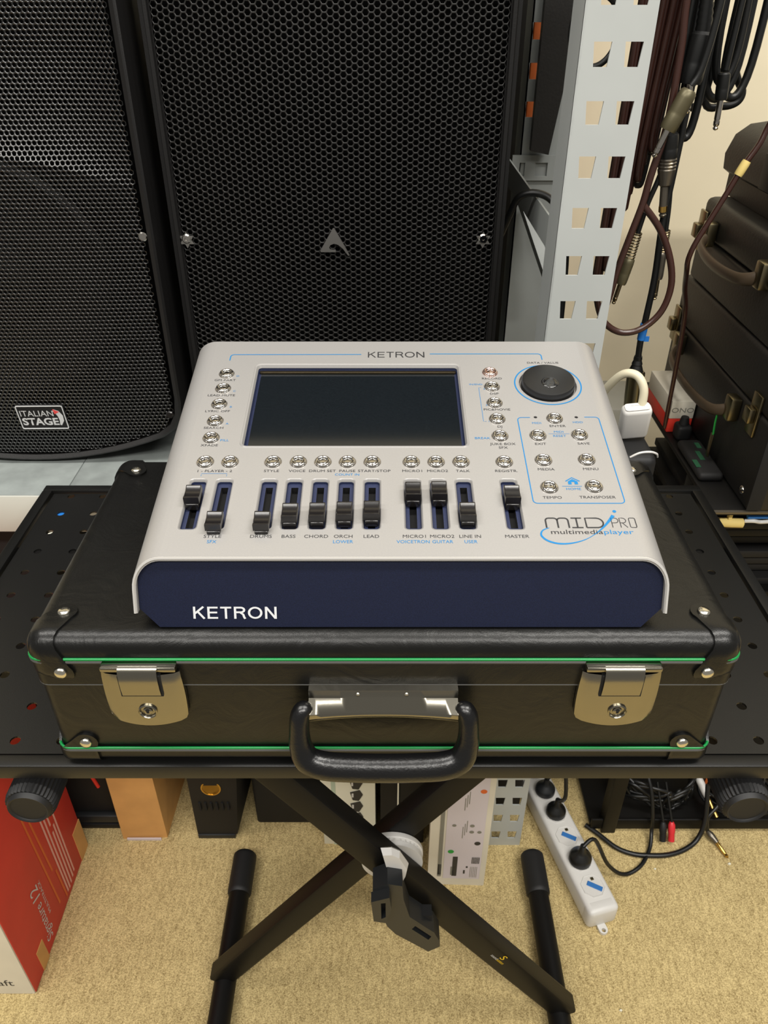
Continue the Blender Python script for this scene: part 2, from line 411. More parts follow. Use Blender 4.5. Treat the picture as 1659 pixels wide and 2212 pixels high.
# navy body: front panel, floor pan, back
def zc(p): return PM @ Vector(p)
fb = B()
iw = HW - .0032; rc = RC - .003
poly = [(-iw + .013, -.0462), (iw - .013, -.0462), (iw, -.0345), (iw, -.020)]
for i in range(9):
    a = math.radians(90 * i / 8); poly.append((iw - rc + rc * math.cos(a), -.0032 - rc + rc * math.sin(a)))
poly = [p for p in poly if True]
for i in range(9):
    a = math.radians(90 + 90 * i / 8); poly.append((-iw + rc + rc * math.cos(a), -.0032 - rc + rc * math.sin(a)))
poly += [(-iw, -.020), (-iw, -.0345)]
fb.loft([[(x, front(w) + .0035, w) for x, w in poly], [(x, front(w) + .0075, w) for x, w in poly]], cap0=True, cap1=True)
fpanel = part('front_panel', fb, 'navy', player, PM, smooth=25, label='navy blue front panel')
# frame of the leaning front panel
fx = Vector((1, 0, 0)); fu = (PV * .60 + PN).normalized(); fn = fx.cross(fu)
FO = PM @ Vector((0, .0035, 0))
def FM(x, d): return frame(FO + fx * x + fu * (-d) + fn * .0003, fx, fu, fn)
wordmark(FM(-.1139, .0432), .0088, .0575, .145, 'print_white', fpanel)
pan = B(); zb = .8825
pan.loft([[(-.155, .4085, zb), (.178, .4085, zb), (.178, .636, zb), (-.155, .636, zb)], [(-.166, .4125, .893), (.189, .4125, .893), (.189, .655, .893), (-.166, .655, .893)]], cap0=True, cap1=True)
part('floor_pan', pan, 'navy', player, label='navy blue underside pan')
bkp = B(); bkp.loft([[(-.168, .652, .893), (.190, .652, .893), (.190, .664, .966), (.176, .664, .977), (-.154, .664, .977), (-.168, .664, .966)], [(-.168, .646, .893), (.190, .646, .893), (.190, .658, .966), (.176, .658, .977), (-.154, .658, .977), (-.168, .658, .966)]], cap0=True, cap1=True)
part('back_panel', bkp, 'navy', player, label='navy blue back panel')
for dx in (-.14, .16):
    for dy in (.42, .62):
        part('rubber_foot', B().lathe([(.007, 0), (.007, .0028)], 14, T(dx, dy, .8803)), 'rubber', player)
# screen
w = B()
w.loft([[(x, y, -.0020) for x, y in rr(174, 107.2, 3, *SC)], [(x, y, -.0062) for x, y in rr(172, 105.2, 2.5, *SC)]])
w.loft([[(x, y, -.0062) for x, y in rr(172, 105.2, 2.5, *SC)], [(x, y, -.0062) for x, y in rr(166, 101.5, 1, *SC)]])
bez = part('screen_frame', w, 'navy_well', player, PM, label='navy recessed screen surround')
part('screen', B().plate(rr(168.4, 102.6, 1, *SC), -.0080, -.0057), 'glass_black', player, PM, smooth=0, label='dark switched-off glass display')
part('screen_edge', B().plate(rr(171.0, 3.2, .6, SC[0], SC[1] + 50.6), -.0066, -.0045), 'nickel_dark', player, PM, smooth=0, label='dull metal strip along the top of the screen')
# faders
well0 = None
wb = B()
o_ = rr(10.9, 49.4, 2.2, 0, 0); i_ = rr(10.5, 49, 2, 0, 0)
wb.loft([[(x, y, -.0020) for x, y in o_], [(x, y, -.0040) for x, y in i_]])
slit = [(-2.6 * mm, -21 * mm), (2.6 * mm, -21 * mm), (2.6 * mm, 20.7 * mm), (-2.6 * mm, 20.7 * mm)]
wb.plate(i_, None, -.0040, [slit])
sl = B().loft([[(x, y, -.0040) for x, y in slit], [(x, y, -.0100) for x, y in slit]], cap1=True)
cb = B()
# cap: foot, then a top with a finger groove across it
cb.box((0, 0, -.0002), (.0092, .0165, .0060), .0008)
hw_, hl = .0055, .0069
pr = []
for i in range(13):
    t = -1 + 2 * i / 12; pr.append((t * hl, .0085 - .0017 * (1 - t * t) + (-.0007 if abs(t) > .99 else 0)))
prof2 = [(-hl - .0006, .0028)] + pr + [(hl + .0006, .0028)]
cb.loft([[(-hw_, y, z) for y, z in prof2], [(-hw_ + .0006, y * .97, z + .00035 if z > .004 else z) for y, z in prof2], [(hw_ - .0006, y * .97, z + .00035 if z > .004 else z) for y, z in prof2], [(hw_, y, z) for y, z in prof2]], cap0=True, cap1=True)
rims = B()
for i, (u, v) in enumerate(FADERS):
    M = PM @ T(u * mm, FV * mm, 0)
    if i == 0:
        well0 = part('fader_well', wb, 'navy_well', player, M, smooth=30); slit0 = part('fader_slot', sl, 'slit_black', well0, M, smooth=0)
        cap0 = part('fader_cap', cb, 'cap_black', player, PM @ T(u * mm, (v + 3.2) * mm, 0), smooth=28)
    else:
        ww = share('fader_well', well0, M, player); share('fader_slot', slit0, M, ww)
        share('fader_cap', cap0, PM @ T(u * mm, (v + 3.2) * mm, 0), player)
# buttons
BT_RISE = 3.0
BT = [(-146.8, v) for v in (206.6, 185.4, 163.8, 141.8, 120.8)] + [(u, 92.3) for u in (-146.8, -128, -95.4, -76.2, -57.6, -39, -20.2, 9.4, 28.2, 47.1, 79.9)]
BT += [(79.9, v) for v in (188, 165.7, 144.5, 123.1)] + [(126.2, 145), (109.8, 123.6), (142.6, 124.2), (109.9, 94.3), (142.8, 94.7), (109.9, 64.4), (142.7, 65.1)]
prof_b = [(6.7, -.5), (6.7, .5), (6.4, .8), (6.15, .7), (6.1, 1.2), (5.8, 1.8), (5.3, 2.15), (4.8, 2.2), (4.3, 1.95), (3.8, 1.4), (3.45, .8), (3.2, .55), (3.05, .55), (3.0, .9), (2.6, 1.15), (1.6, 1.3), (0, 1.35)]
bb_ = B().lathe([(r * mm, z * mm) for r, z in prof_b], 26)
btn0 = None
for u, v in BT:
    M = PM @ T(u * mm, (v + BT_RISE) * mm, 0)
    if btn0 is None: btn0 = part('push_button', bb_, 'chrome', player, M, smooth=50)
    else: share('push_button', btn0, M, player)
bb_ = B().lathe([(r * mm, z * mm) for r, z in prof_b], 26)
part('push_button', bb_, 'chrome_pink', player, PM @ T(80.2 * mm, (208.7 + BT_RISE) * mm, 0), smooth=50, label='rosy chrome record button')
# data dial
DM = PM @ T(.1276, .1945, 0)
db = B().lathe([(r * mm, z * mm) for r, z in [(22.6, -3), (22.6, 2.6), (22.3, 4.2), (21.6, 5.2), (20.6, 5.5), (0, 5.5)]], 64)
dial = part('data_dial', db, 'dial_black', player, DM, smooth=32, label='black rotary data dial')
part('finger_dimple', B().lathe([(7.4 * mm, 5.52 * mm), (7.0 * mm, 5.95 * mm), (6.4 * mm, 6.1 * mm), (5.8 * mm, 6.0 * mm), (4.6 * mm, 5.7 * mm), (2.6 * mm, 5.55 * mm), (0, 5.52 * mm)], 32, T(.0005, -.0045, 0)), 'dimple_black', dial, DM, smooth=60, label='glossy finger dimple')
# printed lines
def pm(u, v): return PM @ T(u * mm, v * mm, .00015)
def pline(name, pts, w_, m='print_blue', parent=shell, closed=False):
    b_ = B(); vs, fs = stroke([(x * mm, y * mm) for x, y in pts], [q * mm for q in w_] if isinstance(w_, list) else w_ * mm, .00015); b_.add(vs, fs)
    return part(name, b_, m, parent, PM, smooth=0, fix=False)
def arcpts(cx, cy, r, a0, a1, n=6): return [(cx + r * math.cos(math.radians(a0 + (a1 - a0) * i / n)), cy + r * math.sin(math.radians(a0 + (a1 - a0) * i / n))) for i in range(n + 1)]
pline('printed_line', [(-147, 230)] + arcpts(-144, 236, 3, 180, 90) + [(-31.5, 239.2)], .9)
pline('printed_line', [(29.5, 240)] + arcpts(125, 237.2, 3, 90, 0) + [(128, 231)], .9)
pline('printed_line', [(106.5, 149.5)] + arcpts(99.5, 146.3, 3.2, 90, 180) + arcpts(99.3, 54, 3.2, 180, 270) + arcpts(158.8, 54, 3.2, 270, 360) + arcpts(158.6, 146.8, 3.2, 0, 90) + [(150.5, 150)], .75)
pline('dial_ring', arcpts(127.6, 194.5, 27.9, 0, 360, 72), 1.15)
pline('printed_line', [(-147.5, 79.5), (-147.5, 82.4), (-128.5, 82.4), (-128.5, 79.5)], .35)
pline('printed_line', [(70.5, 190), (68.6, 190), (68.6, 144.5), (71, 144.5)], .35)
pline('printed_line', [(118.5, 128.9), (135, 128.9)], .3)
pline('printed_line', [(119.5, 68.6), (134, 68.6)], .4)
D = 'print_grey'; Bl = 'print_blue'
def cap(s, u, v, h=2.55, m=D, st=1.17, w_=None, shear=0): text(s, pm(u, v), h * mm, m, shell, w=w_ and w_ * mm, stretch=st, shear=shear)
for s, v in zip(('GM PART', 'LEAD MUTE', 'LYRIC OFF', 'SEARCH', 'XFADE'), (200.6, 179.2, 157.8, 136.4, 115)): cap(s, -146.9, v)
for s, v in zip('DCBA', (206.6, 185, 163.5, 141.6)): cap(s, -136.8, v, 2.0, Bl)
cap('FILL', -135.8, 121, 2.4, Bl)
cap('1 - PLAYER - 2', -138, 85.3)
for s, u in zip(('STYLE', 'VOICE', 'DRUM SET', 'PAUSE', 'START/STOP', 'MICRO1', 'MICRO2', 'TALK', 'REGISTR.'), (-95.6, -76.5, -57.4, -38.8, -18.6, 9.8, 28.8, 47.8, 80.4)): cap(s, u, 85.4)
cap('COUNT IN', -38.8, 81.3, 2.2, Bl)
for s, u in zip(('STYLE', 'DRUMS', 'BASS', 'CHORD', 'ORCH', 'LEAD', 'MICRO1', 'MICRO2', 'LINE IN', 'MASTER'), (-129.4, -96, -77, -58, -39.4, -20, 9.6, 28.8, 48, 80.4)): cap(s, u, 18.4, 2.8, st=1.14)
for s, u in zip(('SFX', 'LOWER', 'VOICETRON', 'GUITAR', 'USER'), (-129.2, -39.3, 8.6, 28.9, 48.2)): cap(s, u, 13.4, 2.8, Bl, .98)
for s, v in zip(('RECORD', 'DSP', 'PIC&MOVIE', 'DJ', 'JUKE BOX', 'SFX'), (203, 181.5, 160, 138, 116.6, 112.2)): cap(s, 81, v)
cap('DATA / VALUE', 127.9, 226.4, 2.5)
cap('IN/END', 66.5, 194.5, 2.0, Bl); cap('BREAK', 66, 123.6, 2.4, Bl)
for s, v in zip('321', (188, 165.8, 144.6)): cap(s, 73, v, 1.8, Bl)
cap('ENTER', 127.2, 138.7); cap('MIDI', 110.9, 142.4, 2.2, Bl); cap('HDD', 144.1, 143.4, 2.2, Bl)
cap('MIDI', 126.8, 131.4, 2.3, Bl); cap('RESET', 126.8, 126.3, 2.3, Bl)
cap('EXIT', 110.5, 116.7); cap('SAVE', 144, 117.1); cap('MEDIA', 110.5, 87.2); cap('MENU', 144, 87.6)
cap('TEMPO', 110.4, 56.8); cap('TRANSPOSER', 143.2, 57.1); cap('HOME', 127.4, 65.8, 2.3, Bl)
wordmark(pm(-.5, 238.8), 8.6 * mm, 50 * mm, .105, D, shell)
hb = B(); hb.plate([(x * mm, y * mm) for x, y in [(-3.6, -2.4), (-1.1, -2.4), (-1.1, .2), (1.1, .2), (1.1, -2.4), (3.6, -2.4), (3.6, .8), (0, 3.4), (-3.6, .8)]], None, .00015)
vs, fs = stroke([(-5.2 * mm, 1.0 * mm), (0, 4.9 * mm), (5.2 * mm, 1.0 * mm)], .9 * mm, .00015); hb.add(vs, fs)
part('home_icon', hb, 'house_blue', shell, PM @ T(128 * mm, 73 * mm, 0), smooth=0, fix=False)
# product mark: drawn letters m I D, sweeping j, PRO
def lg(pts, w_=1.0, m=D): pline('logo_stroke', pts, w_, m)
lg([(102, 26.4), (102, 33.5)] + arcpts(104.4, 33.5, 2.4, 180, 90, 4) + arcpts(107.8, 33.5, 2.4, 90, 0, 4) + [(110.2, 26.4)], 1.15)
lg([(110.2, 33.5)] + arcpts(112.6, 33.5, 2.4, 180, 90, 4) + arcpts(115.4, 33.5, 2.4, 90, 0, 4) + [(117.8, 26.4)], 1.15)
lg([(120, 35.9), (127.4, 35.9)], 1.1); lg([(123.7, 35.9), (123.7, 26.7)], 1.15); lg([(119.8, 26.7), (127.6, 26.7)], 1.1)
lg([(130, 26.7), (130, 35.9), (137.2, 35.9)] + arcpts(137.6, 31.3, 4.6, 85, -85, 8) + [(130, 26.7)], 1.15)
jp = [(q.x, q.y) for q in cr([(150.6, 38.6, 0), (146.5, 33, 0), (141, 26.5, 0), (134.5, 20.5, 0), (126.5, 15.2, 0), (117, 12, 0), (108, 11.6, 0), (100.8, 14.4, 0), (97.2, 19.3, 0), (98.8, 24, 0), (103.6, 26.5, 0)], 6)]
lg(jp, [max(.5, 2.6 * (1 - i / 24)) if i < 22 else .5 + 1.1 * math.sin(math.pi * min(1, (i - 22) / 38)) for i in range(61)], Bl)
for u in (111, 144): part('hole_shade_disc', B().plate([(x * mm, y * mm) for x, y in circ(1.28, 12, u, 150)], None, -.0004), 'slit_black', shell, PM, smooth=0, fix=False)  # black discs paint the shade inside the indicator holes
pd = B().plate([(x * mm, y * mm) for x, y in circ(1.35, 14, 152.3, 42.6)], None, .00015); part('logo_dot', pd, Bl, shell, PM, smooth=0, fix=False)
lg([(148.2, 26.8), (148.2, 36), (150.6, 36)] + arcpts(150.6, 33.6, 2.4, 90, -90, 6) + [(148.2, 31.2)], .55)
lg([(154, 26.8), (154, 36), (156, 36)] + arcpts(156, 33.6, 2.4, 90, -90, 6) + [(154, 31.2)], .55); lg([(155.6, 31.2), (158.6, 26.8)], .55)
lg(arcpts(161.6, 35, 1, 180, 90, 3) + arcpts(164, 35, 1, 90, 0, 3) + arcpts(164, 27.8, 1, 0, -90, 3) + arcpts(161.6, 27.8, 1, 270, 180, 3) + [(160.6, 35)], .55)
text('multimedia', pm(122.3, 22.6), 4.0 * mm, D, shell, w=36 * mm); text('player', pm(151.2, 22.6), 4.0 * mm, Bl, shell, w=20.5 * mm)

# ================================================================== suitcase
case = thing('suitcase', (0, .513, .750), 'black leatherette suitcase with green piping and nickel latches lying under the silver player', 'suitcase')
CY0, CY1, CX = .389, .637, .2485
def rounded(lo, hi, rtop, rbot, rs=.010, nz=6):
    """box with rounded vertical edges and a rolled top / bottom edge"""
    cx, cy = (lo[0] + hi[0]) / 2, (lo[1] + hi[1]) / 2; W, H = hi[0] - lo[0], hi[1] - lo[1]; L_ = []
    for i in range(nz + 1):
        a = math.radians(90 * i / nz)
        if rbot: L_.append((lo[2] + rbot * (1 - math.sin(a)), rbot * (1 - math.cos(a))))
    L_ = L_[::-1] if rbot else [(lo[2], 0)]
    if not rtop: L_.append((hi[2], 0))
    else:
        for i in range(nz + 1):
            a = math.radians(90 * i / nz); L_.append((hi[2] - rtop + rtop * math.sin(a), rtop * (1 - math.cos(a))))
    return [[(x, y, z) for x, y in rrect(W - 2 * d, H - 2 * d, max(rs - d * .3, .003), 5, cx, cy)] for z, d in L_]
b_ = B(); b_.loft(rounded((-CX, CY0, .8370), (CX, CY1, .880), .013, 0), cap0=True, cap1=True)
lid = part('lid', b_, 'leather', case, smooth=45)
b_ = B(); b_.loft(rounded((-CX + .001, CY0 + .0012, .7520), (CX - .001, CY1 - .001, .8364), 0, .006), cap0=True, cap1=True)
base = part('base', b_, 'leather', case, smooth=45)
def around(z, off, r):
    return B().tube([(x, y, z) for x, y in rrect(2 * (CX + off), CY1 - CY0 + 2 * off, .010, 6, 0, (CY0 + CY1) / 2)], r, 8, closed=True)
for z in (.8622, .7690):
    part('green_piping', around(z, .0004, .00115), 'piping_green', case, smooth=60, label='thin green piping')
    part('piping_cord', around(z - .0026, .0002, .0014), 'piping_dark', case, smooth=60, label='dark piping cord')
part('seam_line', around(.8367, -.0004, .0007), 'piping_dark', case, smooth=60, label='grey seam between lid and base')
# leather corner caps wrapped round the rolled edges
def wrap(p, lo, hi, r, t):
    q = [min(max(p[i], lo[i] + r), hi[i] - r) for i in range(3)]; d = Vector(p) - Vector(q)
    return tuple(Vector(q) + d.normalized() * (r + t)) if d.length > 1e-9 else tuple(p)
def flap(tip, rt, e0, e1):
    """outline in the corner's own (a, b): along edge a, round the rivet tip, back to edge b"""
    ang = math.atan2(tip[1], tip[0]); pts = [(0, 0), (e0 * .5, 0), (e0, 0), (e0 * 1.0, .004)]
    for i in range(9):
        a = ang - math.radians(95) + math.radians(190) * i / 8; pts.append((tip[0] + rt * math.cos(a), tip[1] + rt * math.sin(a)))
    pts += [(.004, e1 * 1.0), (0, e1), (0, e1 * .5)]
    return pts
def corner(lo, hi, sx, sy, sz, r, t, tops, name='corner_cap'):
    c = [hi[0] if sx > 0 else lo[0], hi[1] if sy > 0 else lo[1], hi[2] if sz > 0 else lo[2]]; s_ = (sx, sy, sz); b_ = B(); riv = []
    for (i, j, k), tip, rt, e0, e1 in tops:       # plane spanned by axes i, j, normal axis k
        poly = flap(tip, rt, e0, e1)
        ext = [(x * .0035 + .0018, y * .0035 + .0018) for x in range(11) for y in range(12)]
        vs, fs = b_.cdt(poly, [], ext)
        def to3(a, bb, th):
            p = [0, 0, 0]; p[i] = c[i] - s_[i] * a; p[j] = c[j] - s_[j] * bb; p[k] = c[k]
            return wrap(p, lo, hi, r, th)
        b_.add([to3(x, y, t) for x, y in vs], fs)
        n = len(poly); b_.add([to3(x, y, t) for x, y in poly] + [to3(x, y, -.0002) for x, y in poly], [(q, (q + 1) % n, n + (q + 1) % n, n + q) for q in range(n)])
        n_ = Vector((0, 0, 0)); n_[k] = s_[k]; riv.append((Vector(to3(tip[0] - .0005, tip[1] - .0005, t)), n_))
    o = part(name, b_, 'leather_cap', case, smooth=50, weld=True)
    for p_, n_ in riv:
        q = n_.to_track_quat('Z', 'Y').to_matrix().to_4x4(); q.translation = p_
        part('rivet', B().lathe([(.0046, 0), (.0046, .0008), (.0036, .0019), (.0018, .0024), (0, .0025)], 16, None), 'rivet', o, q, smooth=50)
lo, hi = (-CX, CY0, .837), (CX, CY1, .880)
for sx in (-1, 1):
    corner(lo, hi, sx, -1, 1, .013, .0018, [((0, 1, 2), (.0225, .0275), .0085, .0215, .023), ((0, 2, 1), (.0225, .030), .0088, .0215, .032), ((1, 2, 0), (.0225, .027), .0085, .0215, .032)])
    corner(lo, hi, sx, 1, 1, .013, .0018, [((0, 1, 2), (.0225, .0275), .0085, .0215, .023), ((0, 2, 1), (.0225, .030), .0088, .0215, .032), ((1, 2, 0), (.0225, .027), .0085, .0215, .032)])
    lo2, hi2 = (-CX + .001, CY0 + .0012, .7520), (CX - .001, CY1 - .001, .8364)
    corner(lo2, hi2, sx, -1, -1, .006, .0018, [((0, 2, 1), (.0225, .0235), .0088, .0290, .0175), ((1, 2, 0), (.0225, .0235), .0088, .0290, .0175)])
# latches
def latch(cx):
    g = link('latch', None, T(cx, .384, .83), case)
    b_ = B(); nu, nv = 14, 10; rows = []
    for j in range(nv + 1):
        t = j / nv; z = .8535 - .0475 * t - .0022 * math.sin(math.pi * t) * 0; hw = .0275 + .0010 * math.sin(math.pi * t) - .0016 * max(0, (t - .88) / .12) ** 2
        row = []
        for i in range(nu + 1):
            s = -1 + 2 * i / nu; zz = z - (.0032 * (1 - s * s) if j == nv else (.0024 * (1 - s * s) * t))
            dd = .0048 + .0034 * (1 - s * s) - (.0006 if j in (0, nv) else 0) - (.0012 if i in (0, nu) else 0)
            row.append((cx + s * hw, .3890 - dd, zz))
        rows.append(row)
    b_.loft(rows, closed=False)
    back = [[(x, .3895, z) for x, y, z in r_] for r_ in (rows[0], rows[-1])]
    b_.loft([rows[0], back[0]], closed=False); b_.loft([rows[-1], back[1]], closed=False)
    for e in (0, -1): b_.loft([[r_[e] for r_ in rows], [(r_[e][0], .3895, r_[e][2]) for r_ in rows]], closed=False)
    link_ = part('latch_plate', b_, 'nickel', g, smooth=35)
    part('latch_slot', B().bb((cx - .0148, .3802, .8345), (cx + .0148, .384, .8540)), 'slit_black', link_, smooth=0)
    part('hinge_bar', B().bb((cx - .0262, .3815, .8565), (cx + .0262, .3895, .8610), .001), 'nickel', g)
    t_ = B(); pr = [(.3830, .8615), (.3800, .8600), (.3787, .8560), (.3783, .8500), (.3785, .8430), (.3793, .8362), (.3808, .8362), (.3803, .85), (.3810, .857), (.384, .859)]
    t_.loft([[(cx - .0135, y, z) for y, z in pr], [(cx + .0135, y, z) for y, z in pr]], cap0=True, cap1=True)
    part('hasp', t_, 'nickel', g, smooth=50)
    K = frame((cx + .001, .3810, .8190), (1, 0, 0), (0, 0, 1), (0, -1, 0))
    kr = part('key_ring', B().lathe([(.0068, -.002), (.0068, .0012), (.0060, .0019), (.0053, .0012), (.0050, -.0004), (.0036, -.0004), (.0034, .0008), (.0026, .0012), (0, .0012)], 26, None), 'nickel', g, K, smooth=40)
    part('keyhole', B().box((0, .0004, .0013), (.0018, .0034, .0004)).lathe([(.0014, .0011), (.0014, .0016)], 10, T(0, .0014, 0)), 'slit_black', kr, K, smooth=0)
latch(-.1700); latch(.1660)
# handle
hd = link('carry_handle', None, T(0, .375, .82), case)
hp = [(-.0540, .3790, .8235, .0046, .0050), (-.0572, .3765, .8250, .0066, .0070), (-.0598, .3745, .8190, .0072, .0080), (-.0606, .3720, .8070, .0074, .0082), (-.0600, .3695, .7950, .0084, .0085), (-.0555, .3665, .7835, .0100, .0090), (-.0430, .3650, .7780, .0106, .0092), (-.021, .3645, .7765, .0106, .0094), (0, .3645, .7760, .0106, .0094)]
full = hp + [(-x, y, z, a, c) for x, y, z, a, c in hp[-2::-1]]
P = cr([h[:3] for h in full], 5); n_ = len(P)
rad = []
for i in range(n_):
    t = i / 5; j = min(int(t), len(full) - 2); q = t - j; A, C_ = full[j], full[j + 1]; rad.append(((A[3] * (1 - q) + C_[3] * q), (A[4] * (1 - q) + C_[4] * q)))
# in-plane radius first: the sweep's 'up' starts in the plane of the ring
hb_ = B(); hb_.tube(P, rad, 18, flat=(0, .5, 1))
part('grip', hb_, 'handle_black', hd, smooth=70, label='black moulded plastic grip')
br = B(); rows = []
for i in range(25):
    s = -1 + 2 * i / 24; x = s * .0530 - .0005; sag = .0045 * (1 - s * s); r0 = .0088 - .0022 * (1 - s * s); zc_ = .8205
    row = [(x, .3890, .8370), (x, .3835, .8368), (x, .3828, .8300)]
    for k in range(9):
        a = math.radians(70 + 200 * k / 8); row.append((x, .3812 - .0010 + -r0 * math.sin(a) * .9 + .0, zc_ + r0 * math.cos(a) + sag * .35))
    row.append((x, .3890, row[-1][2]))
    rows.append(row)
br.loft(rows, closed=False); br.add(rows[0], [tuple(range(len(rows[0])))]); br.add(rows[-1], [tuple(range(len(rows[0])))])
brk = part('handle_bracket', br, 'nickel', hd, smooth=50, label='polished nickel handle bracket')
for x in (-.0185, .0160):
    part('rivet', B().lathe([(.0017, 0), (.0013, .0009), (0, .0011)], 12, None), 'rivet', brk, frame((x, .3830, .8335), (1, 0, 0), (0, 0, 1), (0, -1, 0)), smooth=60)

# ================================================================== keyboard stand with tray
stand = thing('equipment_stand', (0, .57, 0), 'black X-frame stand with perforated tray top carrying the suitcase', 'stand')
TX0, TX1, TY0, TY1 = -.4045, .3765, .3862, .788
tr = B(); th = [circ(.0042, 12, -.369 + .03713 * i, .4114 + .03575 * j) for i in range(20) for j in range(11)]
tr.plate([(TX0 + .0135, TY0 + .0122), (TX1 - .0135, TY0 + .0122), (TX1 - .0135, TY1 - .0135), (TX0 + .0135, TY1 - .0135)], .7480, .7497, th)
part('perforated_panel', tr, 'powder_black', stand, smooth=0, label='black perforated tray panel')
for a, c in (((TX0, TY0, .7348), (TX1, TY0 + .0115, .7498)), ((TX0, TY1 - .0115, .7355), (TX1, TY1, .7535)), ((TX0, TY0 + .0115, .7355), (TX0 + .0115, TY1 - .0115, .7535)), ((TX1 - .0115, TY0 + .0115, .7355), (TX1, TY1 - .0115, .7535))):
    part('tray_rim', B().bb(a, c, .0012), 'powder_black', stand)
part('blue_sticker', B().lathe([(.0065, 0), (.0065, .0008)], 16, T(-.369, .7332, .7470)), 'tape_blue', stand, smooth=0, label='blue sticker seen through a tray hole')
part('white_sticker', B().lathe([(.0040, 0), (.0040, .0008)], 12, T(-.3672, .6952, .7470)), 'paper_white', stand, smooth=0, label='white sticker seen through a tray hole')
for y in (.50, .66): part('cross_member', B().bb((TX0 + .012, y - .012, .7355), (TX1 - .012, y + .012, .7478)), 'steel_black', stand)
def beam(p0, p1, w, d, name='leg_beam'):
    p0 = Vector(p0); p1 = Vector(p1); ax = (p1 - p0).normalized(); yy = Vector((0, 1, 0)); zz = ax.cross(yy).normalized()
    Mx = frame((p0 + p1) / 2, ax, yy, zz)
    return part(name, B().box((0, 0, 0), ((p1 - p0).length, d, w), .004, 2), 'steel_black', stand, Mx), Mx
fbm, FBM = beam((-.239, .530, .735), (.262, .530, .022), .035, .026)
rbm, RBM = beam((.262, .574, .735), (-.245, .574, .022), .035, .026)
for x in (-.2365, .252):
    part('floor_bar', B().rod((x, .31, .0195), (x, .765, .0195), [(.0165, 0), (.0165, 1)], 20), 'steel_black', stand, smooth=60)
    for y0, y1 in ((.30, .36), (.698, .770)):
        part('end_cap', B().rod((x, y0, .0195), (x, y1, .0195), [(.0170, 0), (.0193, .04), (.0195, .10), (.0195, .90), (.0193, .96), (.0170, 1)], 20), 'rubber', stand, smooth=50)
HC = (.010, 0, .364)
ck = frame((HC[0], .5605, HC[2]), (1, 0, 0), (0, 0, 1), (0, -1, 0))
cl = link('clutch', None, T(HC[0], .55, HC[2]), stand); cl['label'] = 'white plastic locking clutch'
teeth = [(2 * math.pi * i / 72, .0368 if i % 2 else .0350) for i in range(72)]
part('clutch_disc', B().lathe([(.010, 0), (.0375, 0), (.0380, .001), (.0380, .006), (.0368, .0072), (.010, .0072)], 48, None), 'plastic_white', cl, ck, smooth=35)
cd_ = B(); lo_ = [[(r * math.cos(a), r * math.sin(a), z) for a, r in teeth] for z in (.0072, .0108)]; cd_.loft(lo_, cap1=True)
part('clutch_teeth', cd_, 'plastic_white', cl, ck, smooth=0)
part('clutch_disc', B().lathe([(.010, .0108), (.0372, .0108), (.0372, .0170), (.010, .0170)], 48, None), 'plastic_white', cl, ck, smooth=35)
wp = [(-.0039, .4415), (.0081, .4424), (.0180, .4352), (.0284, .4104), (.0265, .3944), (.0214, .3771), (.0040, .3973)]
wx0, wz0 = .0145, .413
wd = B(); wd.loft([[(x, .5255, z - .016) for x, z in wp], [(x, .514, z) for x, z in wp], [(wx0 + (x - wx0) * .86, .5065, wz0 + (z - wz0) * .88) for x, z in wp]], cap0=True, cap1=True)
part('clutch_wedge', wd, 'plastic_white', cl, smooth=25)
wu = B(); wu.loft([[(x, .5605, z) for x, z in [(-.016, .345), (.007, .384), (.013, .368), (.018, .366), (.030, .380), (.030, .345)]], [(x, .590, z) for x, z in [(-.012, .338), (.009, .372), (.015, .356), (.020, .354), (.029, .366), (.029, .338)]]], cap0=True, cap1=True)
part('clutch_wedge', wu, 'plastic_white', cl, smooth=25)
lv = link('release_lever', None, T(.02, .49, .36), stand); lv['label'] = 'dark plastic release lever'
outl = [(-.0128, .4049), (.0039, .4161), (.0206, .4115), (.0225, .3839), (.0300, .3473), (.0470, .3270), (.0600, .3120), (.0676, .2907), (.0681, .2798), (.0543, .2676), (.0136, .3089), (.0041, .3257), (-.0024, .3473), (-.0105, .3593)]
inn = [(.0370, .3270), (.0570, .3030), (.0535, .2955), (.0330, .3200)]
FZ = frame((0, 0, 0), (1, 0, 0), (0, 0, 1), (0, 1, 0))
part('lever_body', B().plate(outl, .486, .512, [inn], FZ), 'plastic_lever', lv, smooth=20)
part('lever_floor', B().bb((.031, .498, .294), (.0575, .5118, .328)), 'slit_black', lv, smooth=0)
part('lever_cam', B().plate([(-.0145, .4000), (.0060, .4090), (.0085, .3850), (.0015, .3560), (-.0118, .3600)], .474, .4862, [[(-.0035, .3975), (.0018, .3985), (.0020, .3690), (-.0030, .3650)]], FZ), 'plastic_lever', lv, smooth=20)
part('cam_window', B().bb((-.004, .4835, .363), (.0025, .4860, .400)), 'slit_black', lv, smooth=0)
for x in (-.281, .287):
    kb = link('tray_knob', None, T(x, .40, .711), stand); kb['label'] = 'black ribbed clamping knob'
    K = frame((x, .412, .7105), (1, 0, 0), (0, 0, 1), (0, -1, 0)); n = 72
    lo_ = [[((.0200 if i % 2 else .0187) * q * math.cos(2 * math.pi * i / n), (.0200 if i % 2 else .0187) * q * math.sin(2 * math.pi * i / n), z) for i in range(n)] for q, z in ((.96, 0), (1, .003), (1, .029), (.95, .033))]
    part('knob_grip', B().loft(lo_, cap0=True, cap1=True), 'rubber', kb, K, smooth=25)
    part('knob_face', B().lathe([(.0180, .030), (.0168, .035), (.0158, .037), (.0148, .0367), (.0138, .0355), (0, .0350)], 40, None), 'rubber', kb, K, smooth=45)
    part('knob_stem', B().bb((x - .010, .41, .700), (x + .010, .52, .7352), .003), 'steel_black', kb)
